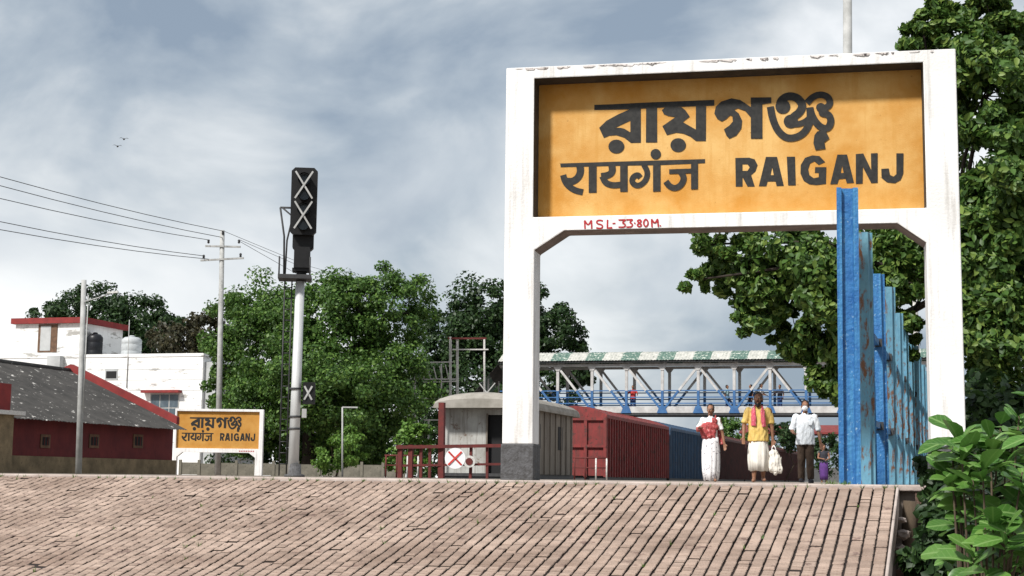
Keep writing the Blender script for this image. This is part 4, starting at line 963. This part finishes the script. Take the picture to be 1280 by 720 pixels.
make_tree('broadleaf_tree', 'dark low tree behind the big green tree and the pipe frame', G(430, 128, PZ), [lob(380,520,128,110,70), lob(500,510,128,80,80), lob(560,540,128,60,60), lob(260,540,128,60,60), lob(530,578,126,70,30), lob(440,580,126,90,26)], 160, 24000, .36, 'leaf_dark', 'bark_dark', .3, 21, clump_r=.34, hollow=.3)
# large tree on the right, behind the name board
make_tree('peepal_tree', 'large leafy tree on the right, reaching behind and above the large name board', G(1192, 27, .0),
  [lob(1230,120,26,66,80), lob(1155,40,27,34,38), lob(1265,40,27,50,50), lob(1280,240,25,80,90), lob(1222,330,25.5,50,120), lob(1240,440,24.5,66,80), lob(1130,330,28,70,70), lob(1010,345,28,98,70), lob(950,385,28.2,40,36), lob(925,330,28.5,46,42), lob(890,305,28,38,28), lob(870,350,28,20,22), lob(1060,420,28,56,70), lob(1000,415,28.5,40,36), lob(1090,460,29,50,60), lob(1040,472,28.5,30,28), lob(1000,440,28.5,26,22), lob(1330,330,26,80,200), lob(1260,530,25,60,60), lob(1130,190,29,70,90), lob(1122,350,25.6,44,52), lob(1126,415,25.8,40,36), lob(1195,55,27,44,48), lob(1215,10,27,50,40)],
  1050, 170000, .145, 'leaf_right', 'bark_dark', .085, 15, clump_r=.28, nlimb=120, hollow=.2, up=.3, hexa=True, fork_f=.85)
# dark undergrowth to the right of the ramp
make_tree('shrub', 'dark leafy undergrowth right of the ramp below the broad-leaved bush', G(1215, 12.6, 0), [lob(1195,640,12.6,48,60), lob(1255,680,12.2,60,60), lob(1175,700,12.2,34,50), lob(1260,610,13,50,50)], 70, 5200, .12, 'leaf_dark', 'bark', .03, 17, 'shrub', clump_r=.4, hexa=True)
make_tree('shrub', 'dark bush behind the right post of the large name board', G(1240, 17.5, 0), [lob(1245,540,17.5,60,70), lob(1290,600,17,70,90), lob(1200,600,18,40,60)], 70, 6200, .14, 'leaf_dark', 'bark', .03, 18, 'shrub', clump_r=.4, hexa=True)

# broad-leaved bush in the foreground: every leaf its own piece
def leaf_mesh(L_, W_):
    mb = MB(); prof = [(0,.03),(.18,.22),(.42,.42),(.66,.5),(.86,.36),(1,.03)]; vs = []
    for (a, wv) in prof:
        dz = -.16*a*a*L_; vs += [(-wv*W_, a*L_, dz+.22*wv*W_), (0, a*L_, dz), (wv*W_, a*L_, dz+.22*wv*W_)]
    fs = []
    for i in range(len(prof)-1): fs += [(i*3, i*3+1, i*3+4, i*3+3), (i*3+1, i*3+2, i*3+5, i*3+4)]
    mb.add(vs, fs, True); return mb.mesh('leaf', MATS['leaf_bush'])
bush0 = G(1232, 9.0, 0)
bush = empty('broad_leaved_bush', bush0, 0, 'bright green bush with large glossy leaves in the lower right foreground', 'bush')
lms = [leaf_mesh(.20,.125), leaf_mesh(.23,.12), leaf_mesh(.15,.10)]
whorls = [(1178,556,8.9),(1160,590,9.0),(1200,600,8.7),(1222,545,8.9),(1240,575,8.6),(1258,520,8.8),(1276,540,8.6),(1262,590,8.4),(1240,640,8.7),(1212,575,8.5),(1272,640,8.5),(1190,570,9.2),(1288,590,8.5),(1250,555,9.1),(1225,610,9.0),(1262,690,8.8),(1292,505,9.0),(1205,630,9.1),(1290,670,9.0),(1175,600,9.1),(1235,530,9.2),(1220,655,8.9),(1250,615,8.7),(1280,615,8.8),(1240,700,9.0),(1210,560,9.0),(1200,670,9.3),(1175,640,9.4),(1225,690,9.2),(1270,720,9.0),(1190,710,9.4),(1160,690,9.5),(1250,660,9.3),(1240,665,8.3),(1270,690,8.3),(1215,715,8.4),(1200,690,8.7),(1160,562,9.1),(1172,540,9.2),(1225,640,8.4)]
stem = MB()
for wi, (a, b, D) in enumerate(whorls):
    a += 16 + max(0, (1200-a)*.35); c = P(a, b, D)-bush0; foot = Vector((random.uniform(-.12,.12), random.uniform(-.1,.1), 0))
    m = foot.lerp(c, .55)+Vector((0,0,.06)); stem.tube([foot, m, c], [.012,.008,.005], 6)
    k = 11 if wi % 2 else 9; ph = random.uniform(0,6)
    for i in range(k):
        az = ph + i*2.4; el = R(random.uniform(-18, 52)); o = link('leaf', lms[random.randrange(3)], bush, c+Vector((0,0,-.012*i)))
        d = Vector((math.cos(az)*math.cos(el), math.sin(az)*math.cos(el), math.sin(el)))
        zax = (Vector((0,0,1)) - d*d.z); zax = (zax.normalized() + Vector((random.uniform(-.35,.35), random.uniform(-1.1,-.1), 0))); zax = (zax-d*zax.dot(d)).normalized(); xax = d.cross(zax)
        o.rotation_euler = Matrix((xax, d, zax)).transposed().to_euler(); s = random.uniform(.5,1.2); o.scale = (s*random.uniform(.75,1.1), s, s*random.uniform(.4,1.8))
stem.build('stems', MATS['bark'], bush)

# ================================================================ people
def capsule(mb, a, b, ra, rb, n=12, sy=1.0):
    """closed tapered capsule"""
    a = Vector(a); b = Vector(b); d = (b-a); L_ = d.length or 1e-4; d /= L_
    ref = Vector((0,1,0)) if abs(d.y) < .9 else Vector((1,0,0)); x = d.cross(ref).normalized(); y = x.cross(d).normalized()
    prof = [(ra*math.sin(t), -ra*math.cos(t)) for t in (.15,.55,1.0,1.57)] + [(rb*math.sin(t), L_-rb*math.cos(t)) for t in (1.57,2.1,2.6,2.99)]
    vs = [a + d*h + (x*math.cos(2*math.pi*j/n) + y*math.sin(2*math.pi*j/n)*sy)*r for r, h in prof for j in range(n)]
    k = len(prof); fs = [(i*n+j, i*n+(j+1)%n, (i+1)*n+(j+1)%n, (i+1)*n+j) for i in range(k-1) for j in range(n)] + [tuple(range(n-1,-1,-1)), tuple((k-1)*n+j for j in range(n))]
    mb.add(vs, fs, True)
def ellip(mb, c, rx, ry, rz_, n=16, tilt=0):
    prof = [(math.sin(t), -math.cos(t)) for t in [math.pi*(i+.5)/10 for i in range(10)]]; c = Vector(c); rot = Matrix.Rotation(tilt, 3, 'X')
    vs = [c + rot @ Vector((r*rx*math.cos(2*math.pi*j/n), r*ry*math.sin(2*math.pi*j/n), h*rz_)) for r, h in prof for j in range(n)]
    k = len(prof); fs = [(i*n+j, i*n+(j+1)%n, (i+1)*n+(j+1)%n, (i+1)*n+j) for i in range(k-1) for j in range(n)] + [tuple(range(n-1,-1,-1)), tuple((k-1)*n+j for j in range(n))]
    mb.add(vs, fs, True)
from mathutils import noise as mnoise
def remesh(mb, name, m, parent, vox, smooth=4, fold=0.0):
    me = mb.mesh(name, None); o = bpy.data.objects.new(name, me); COL.objects.link(o)
    md = o.modifiers.new('r', 'REMESH'); md.mode = 'VOXEL'; md.voxel_size = vox; md.use_smooth_shade = True
    if smooth: ms = o.modifiers.new('s', 'SMOOTH'); ms.factor = .5; ms.iterations = smooth
    dg = bpy.context.evaluated_depsgraph_get(); nm = bpy.data.meshes.new_from_object(o.evaluated_get(dg))
    o.modifiers.clear(); o.data = nm; nm.materials.clear(); nm.materials.append(MATS[m]); nm.name = name
    nm.polygons.foreach_set('use_smooth', [True]*len(nm.polygons))
    if fold:                                               # creases in the cloth, mostly running downwards
        for v in nm.vertices:
            c = v.co; v.co = c + v.normal*fold*(mnoise.noise(Vector((c.x*16, c.y*16, c.z*5)))+.6*mnoise.noise(Vector((c.x*30+5, c.y*30, c.z*14))))
    o.parent = parent; return o
def skirt(prof, folds, amp, n=64, c=(0,0), seed=0):
    """a draped cloth tube: prof = list of (rx, ry, z); folds deepen downwards"""
    rg_ = random.Random(seed); ph = [rg_.uniform(0,6.28) for _ in range(3)]; mb = MB(); vs = []; k = len(prof)
    for q, (rx, ry, z) in enumerate(prof):
        g_ = q/(k-1)
        for j in range(n):
            a = 2*math.pi*j/n; f_ = 1+amp*g_*(math.sin(folds*a+ph[0]+q*.15)*.6+math.sin((folds*2.3//1)*a+ph[1])*.3+math.sin(3*a+ph[2])*.35)
            vs.append((c[0]+rx*f_*math.cos(a), c[1]+ry*f_*math.sin(a), z + (.012*math.sin(5*a+ph[1]) if q == k-1 else 0)))
    fs = [(i*n+j, i*n+(j+1)%n, (i+1)*n+(j+1)%n, (i+1)*n+j) for i in range(k-1) for j in range(n)] + [tuple(range(n)), tuple((k-1)*n+j for j in range(n))]
    return mb.add(vs, fs, True)
def hand(mb, w_, d, side, fwd, s=1.0, curl=.5):
    """palm, four unequal fingers with a knuckle bend and a thumb leaving the palm's side"""
    d = Vector(d).normalized(); fwd = Vector(fwd); fwd = (fwd-d*fwd.dot(d)).normalized(); acr = d.cross(fwd)
    w_ = Vector(w_); k = w_+d*.085*s
    for q in (-1,-.33,.33,1): capsule(mb, w_+acr*q*.014*s, k+acr*q*.027*s, .017*s, .013*s, 8)
    for q, L_ in ((-1,.062),(-.33,.075),(.33,.08),(1,.068)):
        b = k+acr*q*.028*s; m = b+(d*.85+fwd*.3*curl)*L_*.55*s; e = m+(d*(1-.5*curl)+fwd*.9*curl).normalized()*L_*.5*s
        capsule(mb, b, m, .0095*s, .009*s, 8); capsule(mb, m, e, .009*s, .0078*s, 8)
    tb = w_+d*.025*s+acr*side*.028*s; tm = tb+(d*.6+acr*side*.7+fwd*.35).normalized()*.04*s
    capsule(mb, w_+d*.02*s, tb, .016*s, .014*s, 8); capsule(mb, tb, tm, .0125*s, .011*s, 8); capsule(mb, tm, tm+(d*.85+fwd*.4).normalized()*.032*s, .011*s, .009*s, 8)
def person(loc, rz_, H, label, arms, legs, skin='skin', vox=.0085, head_turn=0, hair='short', hairm='hair_black', build=1.0, hands=True, feet=True, group=None, hb=0):
    """a standing figure facing -Y. arms: {side: (elbow, wrist)} and legs: {side: (knee, ankle)} in fractions of H"""
    t = empty('person', loc, rz_, label, 'person', group)
    S = lambda p: Vector(p)*H
    mb = MB(); B = build
    ellip(mb, S((0,.0,.53)), .085*H*B, .062*H*B, .06*H); ellip(mb, S((0,0,.62)), .076*H*B, .056*H*B, .085*H); ellip(mb, S((0,.0,.73)), .093*H*B, .060*H*B, .085*H)
    ellip(mb, S((0,.005,.795)), .108*H*B, .045*H*B, .030*H)
    capsule(mb, S((0,.008,.80)), S((0,-.004,.875)), .034*H, .030*H)
    for s in (-1, 1):
        el, wr = S(arms[s][0]), S(arms[s][1]); sh_ = S((s*.112*B,.004,.798))
        capsule(mb, sh_, el, .031*H*B, .023*H*B); capsule(mb, el, wr, .023*H*B, .0155*H)
        if hands:
            hd = (wr-el).normalized(); hand(mb, wr, hd, -s if abs(hd.z) > .6 else s, (-.25*s,-1,.1), H/1.72)
        else: capsule(mb, wr, wr+(wr-el).normalized()*.075*H, .02*H, .014*H)
        kn, an = S(legs[s][0]), S(legs[s][1]); hp = S((s*.05*B,0,.51))
        capsule(mb, hp, kn, .052*H*B, .034*H*B); capsule(mb, kn.lerp(an,.0), kn.lerp(an,.35), .034*H, .036*H*B); capsule(mb, kn.lerp(an,.3), an, .035*H*B, .021*H)
        if feet: capsule(mb, an+Vector((0,.012*H,-.018*H)), an+Vector((s*.012*H,-.085*H,-.026*H)), .025*H, .019*H); 
    # head
    tr = Matrix.Rotation(head_turn, 3, 'Z'); hc = S((0,-.008,.930))
    hp_ = lambda x, y, z: hc + tr @ (Vector((x, y, z))*H)
    ellip(mb, hp_(0,.006,.010), .0435*H, .053*H, .055*H); ellip(mb, hp_(0,-.012,-.026), .034*H, .038*H, .040*H)
    capsule(mb, hp_(0,-.050,.008), hp_(0,-.064,-.017), .006*H, .0095*H, 8); capsule(mb, hp_(0,-.04,-.058), hp_(0,-.045,-.056), .013*H, .012*H, 8)
    for s in (-1, 1):
        ellip(mb, hp_(s*.045,.006,-.004), .007*H, .013*H, .019*H, 10); capsule(mb, hp_(s*.010,-.047,.016), hp_(s*.028,-.043,.016), .008*H, .007*H, 8)
        ellip(mb, hp_(s*.024,-.036,-.014), .012*H, .012*H, .011*H, 8)
    body = remesh(mb, 'body', skin, t, vox*H/1.7, 3)
    if vox < .012:
        for s in (-1, 1):
            e = MB(); ellip(e, hp_(s*.019,-.0485,.004), .0085*H, .005*H, .0045*H, 10); e.build('eye', MATS['eye_white'], t)
            e = MB(); ellip(e, hp_(s*.019,-.0525,.004), .0038*H, .0024*H, .004*H, 8); e.build('iris', MATS['hair_black'], t)
        e = MB(); ellip(e, hp_(0,-.0515,-.036), .015*H, .005*H, .0045*H, 10); e.build('lips', MATS['lip'], t)
    h = MB()
    if hair:
        ellip(h, hp_(0,.026+hb,.029-hb*.3), .0465*H, .049*H, .044*H); ellip(h, hp_(0,.030,-.004), .0445*H, .040*H, .050*H)
        for s in (-1, 1): ellip(h, hp_(s*.038,.004,.018), .011*H, .026*H, .028*H, 10)
        if hair == 'bun': ellip(h, hp_(0,.070,-.015), .026*H, .022*H, .026*H)
        for i in range(26):
            a = random.uniform(0,6.28); e_ = random.uniform(.25,1.4); c = Vector((.045*math.cos(a)*math.cos(e_), .016+.052*math.sin(a)*math.cos(e_), .024+.05*math.sin(e_)))
            if c.y > -.022: ellip(h, hp_(c.x,c.y,c.z), .009*H, .009*H, .008*H, 8)
        remesh(h, 'hair', hairm, t, .009*H/1.7 if vox < .012 else .016, 1)
    return t, S, hp_
def shirt(t, S, H, m, arms, sleeve=.9, hem=.47, B=1.0, vox=.011, name='shirt', flare=1.0, smooth=3, grow=1.0):
    mb = MB(); g = grow
    ellip(mb, S((0,.002,.795)), .112*H*B*g, .050*H*B*g, .033*H); ellip(mb, S((0,0,.74)), .102*H*B*g, .069*H*B*g, .085*H); ellip(mb, S((0,0,.64)), .094*H*B*g, .070*H*B*g, .10*H)
    n = 24; pr = [(.101*B*g,.073*B*g,.74),(.096*B*g,.072*B*g,.66),(.099*B*g*flare,.077*B*g*flare,.57),(.108*B*g*flare,.084*B*g*flare,hem)]
    vs = [(S((rx*(1+.03*math.sin(5*a+z*9))*math.cos(a), ry*(1+.05*math.sin(7*a+z*5))*math.sin(a), z))) for rx, ry, z in pr for a in [2*math.pi*j/n for j in range(n)]]
    mb.add(vs, [(i*n+j, i*n+(j+1)%n, (i+1)*n+(j+1)%n, (i+1)*n+j) for i in range(3) for j in range(n)] + [tuple(range(n)), tuple(3*n+j for j in range(n-1,-1,-1))], True)
    capsule(mb, S((0,.01,.80)), S((0,.004,.835)), .043*H, .038*H)
    for s in (-1, 1):
        sh_ = S((s*.112*B,.004,.798)); el = S(arms[s][0]); e = sh_.lerp(el, sleeve); capsule(mb, sh_+Vector((-s*.006*H,0,-.003*H)), e, .0385*H*B, .034*H*B); d = (el-sh_).normalized(); mb.tube([e-d*.03, e+d*.028], [.034*H*B,.038*H*B], 12)
    return remesh(mb, name, m, t, vox*H/1.7, smooth, fold=.016)
def trousers(t, S, H, m, legs, B=1.0, vox=.011, top=.56, full=1.0):
    mb = MB(); ellip(mb, S((0,0,.525)), .092*H*B, .070*H*B, .06*H)
    for s in (-1, 1):
        hp = S((s*.05*B,0,.51)); kn, an = S(legs[s][0]), S(legs[s][1]); an2 = kn.lerp(an, full)
        capsule(mb, hp, kn, .060*H*B, .046*H*B); mb.tube([kn+(hp-kn)*.1, kn, kn.lerp(an2,.5), an2], [.046*H*B,.045*H*B,.043*H,.042*H], 14)
    return remesh(mb, 'trousers', m, t, vox*H/1.7, 3, fold=.012)
def sash(t, pts, wid, thick, m, name='scarf'):
    """a soft folded strip of cloth following pts"""
    mb = MB(); pts = [Vector(p) for p in pts]
    for _ in range(2):
        q = [pts[0]]
        for a, b in zip(pts, pts[1:]): q += [a*.75+b*.25, a*.25+b*.75]
        pts = q+[pts[-1]]
    k = len(pts); n = 14; vs = []
    for i, p in enumerate(pts):
        d = (pts[min(i+1,k-1)]-pts[max(i-1,0)]).normalized(); nrm = Vector((p.x*.5, p.y, 0)).normalized(); x = d.cross(nrm).normalized(); nrm = x.cross(d).normalized()
        ww = wid[0]+(wid[1]-wid[0])*i/(k-1)
        for j in range(n):
            a = 2*math.pi*j/n; vs.append(p + x*math.cos(a)*ww/2*(1+.06*math.sin(i*1.3)) + nrm*math.sin(a)*thick*(1+.6*math.sin(j*2.2+i*.4)))
    mb.add(vs, [(i*n+j, i*n+(j+1)%n, (i+1)*n+(j+1)%n, (i+1)*n+j) for i in range(k-1) for j in range(n)]+[tuple(range(n)), tuple((k-1)*n+j for j in range(n-1,-1,-1))], True)
    return mb.build(name, MATS[m], t)
STAND = {-1: ((-.056,-.012,.285),(-.056,.0,.045)), 1: ((.056,-.012,.285),(.056,.0,.045))}
def stride(s): return {s: ((.05*s,-.036,.29),(.052*s,-.036,.047)), -s: ((-.05*s,.0,.285),(-.05*s,.05,.055))}
HANG = {-1: ((-.150,.018,.625),(-.165,-.022,.475)), 1: ((.150,.018,.625),(.165,-.022,.475))}

# woman in white with a red shawl
Hw = 1.53; Dw = 30.2; pw_ = G(888.5, Dw, PZ)
aw = {-1: ((-.165,.0,.655),(-.135,-.115,.685)), 1: ((.150,.03,.63),(.175,.0,.49))}
t, S, hp_ = person(pw_, YAW-R(10), Hw, 'woman in a red shawl, white blouse and printed white sari, leftmost of the three walkers', aw, stride(1), hair='bun', head_turn=R(-14), build=.95)
shirt(t, S, Hw, 'cloth_white', aw, .62, .57, .95, name='blouse')
skirt([(.15*1,.12,.575*Hw),(.165,.14,.50*Hw),(.178,.165,.40*Hw),(.175,.18,.26*Hw),(.165,.18,.14*Hw),(.14,.17,.02*Hw)], 11, .11, seed=2).build('sari', MATS['cloth_print'], t)
z = Hw
mbs = MB(); ellip(mbs, S((-.01,-.012,.705)), .122*z*.95, .083*z, .075*z); ellip(mbs, S((-.03,-.018,.64)), .118*z*.95, .084*z, .07*z); ellip(mbs, S((.045,-.01,.775)), .05*z, .055*z, .05*z)
capsule(mbs, S((-.10,-.06,.66)), S((-.145,-.10,.675)), .045*z, .034*z); ellip(mbs, S((-.02,-.035,.59)), .095*z, .066*z, .055*z)
remesh(mbs, 'shawl', 'cloth_red', t, .010, 2, fold=.026)
sash(t, [S((.06,-.02,.81)), S((.085,.035,.80)), S((.10,.07,.72)), S((.10,.075,.60)), S((.11,.07,.48))], (.16,.2), .016, 'cloth_red', 'shawl_end')

# bearded man in yellow
Hm = 1.74; Dm = 29.6; pm2 = G(948.5, Dm, PZ)
am = {-1: ((-.158,.0,.63),(-.165,-.06,.495)), 1: ((.150,.03,.63),(.158,.02,.475))}
lm3 = stride(-1)
t, S, hp_ = person(pm2, YAW-R(8), Hm, 'bearded man in a yellow shirt, pink scarf and white dhoti, middle of the three walkers', am, lm3, hb=.014, hairm='hair_grey', head_turn=R(-10), build=1.05)
shirt(t, S, Hm, 'cloth_yellow', am, .72, .455, 1.05, name='shirt', flare=1.03)
mb = MB(); ellip(mb, hp_(0,-.034,-.064), .027*Hm, .024*Hm, .021*Hm); ellip(mb, hp_(0,-.042,-.078), .020*Hm, .016*Hm, .024*Hm)
for s in (-1,1): capsule(mb, hp_(s*.036,-.008,-.030), hp_(s*.028,-.030,-.052), .008*Hm, .011*Hm, 8)
capsule(mb, hp_(-.016,-.054,-.030), hp_(.016,-.054,-.030), .0055*Hm, .0055*Hm, 8)
remesh(mb, 'beard', 'hair_black', t, .008, 1)
sash(t, [S((-.055,-.082,.625)), S((-.052,-.085,.70)), S((-.056,-.07,.775)), S((-.055,-.01,.835)), S((0,.035,.845)), S((.055,-.01,.835)), S((.048,-.07,.775)), S((.052,-.085,.70)), S((.060,-.082,.615))], (.10,.085), .017, 'cloth_pink')
skirt([(.15,.11,.50*Hm),(.175,.135,.45*Hm),(.20,.185,.36*Hm),(.198,.20,.25*Hm),(.18,.185,.13*Hm)], 9, .13, seed=5).build('dhoti', MATS['cloth_dhoti'], t)
# white cloth bag hanging from his hand
rot = Matrix.Rotation(YAW-R(8), 3, 'Z'); hnd = pm2 + rot @ S((.166,-.03,.41))
bag = empty('cloth_bag', (hnd.x, hnd.y, hnd.z-.56), YAW-R(8), "white cloth bag hanging from the bearded man's hand", 'bag')
mb = MB(); ellip(mb, (.02,0,.22), .135, .07, .22); ellip(mb, (.04,.01,.11), .14, .075, .10); ellip(mb, (0,0,.38), .095, .045, .10); remesh(mb, 'sack', 'cloth_dhoti', bag, .011, 2, fold=.03)
for s in (-1,1): MB().tube([(s*.05,0,.42),(s*.03,0,.52),(0,0,.565)], .010, 6).build('handle', MATS['cloth_white'], bag)

# man in white shirt with a face mask
Hs = 1.70; Ds = 31.5; ps = G(1007.5, Ds, PZ)
as_ = {-1: ((-.158,.03,.635),(-.150,-.095,.60)), 1: ((.158,.02,.63),(.178,-.02,.485))}
ls_ = stride(1)
t, S, hp_ = person(ps, YAW-R(6), Hs, 'man in a white shirt, dark trousers and white face mask, rightmost of the three walkers', as_, ls_, head_turn=R(-8), build=1.05)
shirt(t, S, Hs, 'cloth_shirt', as_, .85, .46, 1.06, flare=1.04)
trousers(t, S, Hs, 'cloth_brown', ls_, 1.03)
mb = MB(); ellip(mb, hp_(0,-.036,-.030), .036*Hs, .032*Hs, .034*Hs); ellip(mb, hp_(0,-.052,-.020), .02*Hs, .020*Hs, .022*Hs); remesh(mb, 'face_mask', 'cloth_white', t, .008, 2)
MB().box(S((.035,-.082,.70)), S((.072,-.075,.745))).build('breast_pocket', MATS['cloth_shirt'], t)
for s in (-1,1):
    an = S(ls_[s][1]); mb = MB(); capsule(mb, an+Vector((0,.02,-.03)), an+Vector((s*.02,-.14,-.042)), .05, .038); mb.box((an.x-.045,an.y-.17,an.z-.082),(an.x+.05,an.y+.06,an.z-.06)); remesh(mb, 'shoe', 'cloth_dark', t, .012, 2)

# person far along the platform in purple
pf = G(1030, 62, PZ); Hf = 1.55
t, S, hp_ = person(pf, YAW, Hf, 'small distant person in a dark top and purple lower garment beside the blue posts', {-1: ((-.15,-.02,.64),(-.06,-.12,.62)), 1: ((.15,-.02,.64),(.06,-.12,.60))}, STAND, vox=.016, hands=False)
shirt(t, S, Hf, 'cloth_dark', HANG, .5, .5, 1.0, vox=.018)
skirt([(.16,.12,.54*Hf),(.18,.15,.40*Hf),(.17,.15,.2*Hf),(.16,.14,.08*Hf)], 8, .05, seed=8).build('lungi', MATS['cloth_purple'], t)
# people on the footbridge
def bridge_person(px, dy, H, label, top, low, arms=HANG, rzv=0):
    p = at_Y(px, 512, BY+dy); loc = Vector((p.x, BY+dy, zdeck+.10))
    t, S, hp_ = person(loc, rzv, H, label, arms, STAND, vox=.016, hands=False, group='people on the footbridge')
    shirt(t, S, H, top, arms, .6, .48, 1.0, vox=.02); trousers(t, S, H, low, STAND, 1.0, vox=.02)
bridge_person(791, .32, 1.66, 'person in a red shirt leaning on the footbridge rail, alone on the left', 'cloth_scarlet', 'cloth_navy', {-1: ((-.19,-.03,.66),(-.2,-.13,.62)), 1: ((.19,-.03,.66),(.2,-.13,.62))})
bridge_person(909, .4, 1.66, 'person in a pale grey-blue shirt on the footbridge above the woman and bearded man', 'cloth_teal', 'cloth_navy', HANG, R(70))
bridge_person(938.5, .35, 1.68, 'person in dark clothes on the footbridge just left of the one in white', 'cloth_dark', 'cloth_dark', HANG, R(-60))
bridge_person(951.5, .6, 1.74, 'person in a white shirt on the footbridge between two dark-clothed people', 'cloth_white', 'cloth_dark', {-1: ((-.15,-.02,.64),(-.1,-.12,.6)), 1: ((.17,-.04,.66),(.19,-.14,.6))}, R(80))
bridge_person(975, .35, 1.66, 'person in dark clothes on the footbridge at the right, by the tree', 'cloth_dark', 'cloth_navy', {-1: ((-.18,-.04,.67),(-.2,-.14,.62)), 1: ((.16,.02,.64),(.18,-.05,.5))}, R(-30))
# birds
for i, (a, b, lb) in enumerate(((155,174,'upper of two tiny dark birds in the sky at left'), (147,183,'lower of two tiny dark birds in the sky at left'))):
    c = P(a, b, 90); t = empty('bird', c, .6, lb, 'bird', 'birds in the sky')
    mb = MB(); ellip(mb, (0,0,0), .06,.16,.05, 8); mb.build('body', MATS['steel_dark'], t)
    for s in (-1,1): MB().add([(0,-.06,.01),(s*.17,-.03,.09),(s*.30,.05,.05),(s*.16,.06,.08),(0,.07,.01)], [(0,1,2,3,4)]).build('wing', MATS['steel_dark'], t)

# weeds in the joints and along the crest of the ramp
gt = MB()
spots_ = [(1048,603,14.5)]*26 + [(random.uniform(20,1110), None, None) for _ in range(150)]
for (a, b, D) in spots_:
    if b is not None: p = Vector((G(a, 14.5, PZ).x+random.uniform(-.12,.12), YC-.06+random.uniform(-.03,.05), PZ))
    else:
        i = random.randrange(0, 95); yy = random.choice((YC-.1, random.uniform(10.5, YC-.15), YC-.1)); p = Vector((XR-i*CW+random.uniform(-.006,.006), yy, rz(yy)-.01))
    for _ in range(6 if b is None else 3):
        a_ = random.uniform(0,6.28); hgt = random.uniform(.02,.055); d = Vector((math.cos(a_),math.sin(a_),0)); q = p+d*random.uniform(0,.015); sd = Vector((-d.y,d.x,0))*.004
        gt.add([q-sd, q+sd, q+d*hgt*.6+Vector((0,0,hgt))], [(0,1,2)])
tag(gt.build('grass_tufts', MATS['leaf_lime'], ramp), kind='stuff')
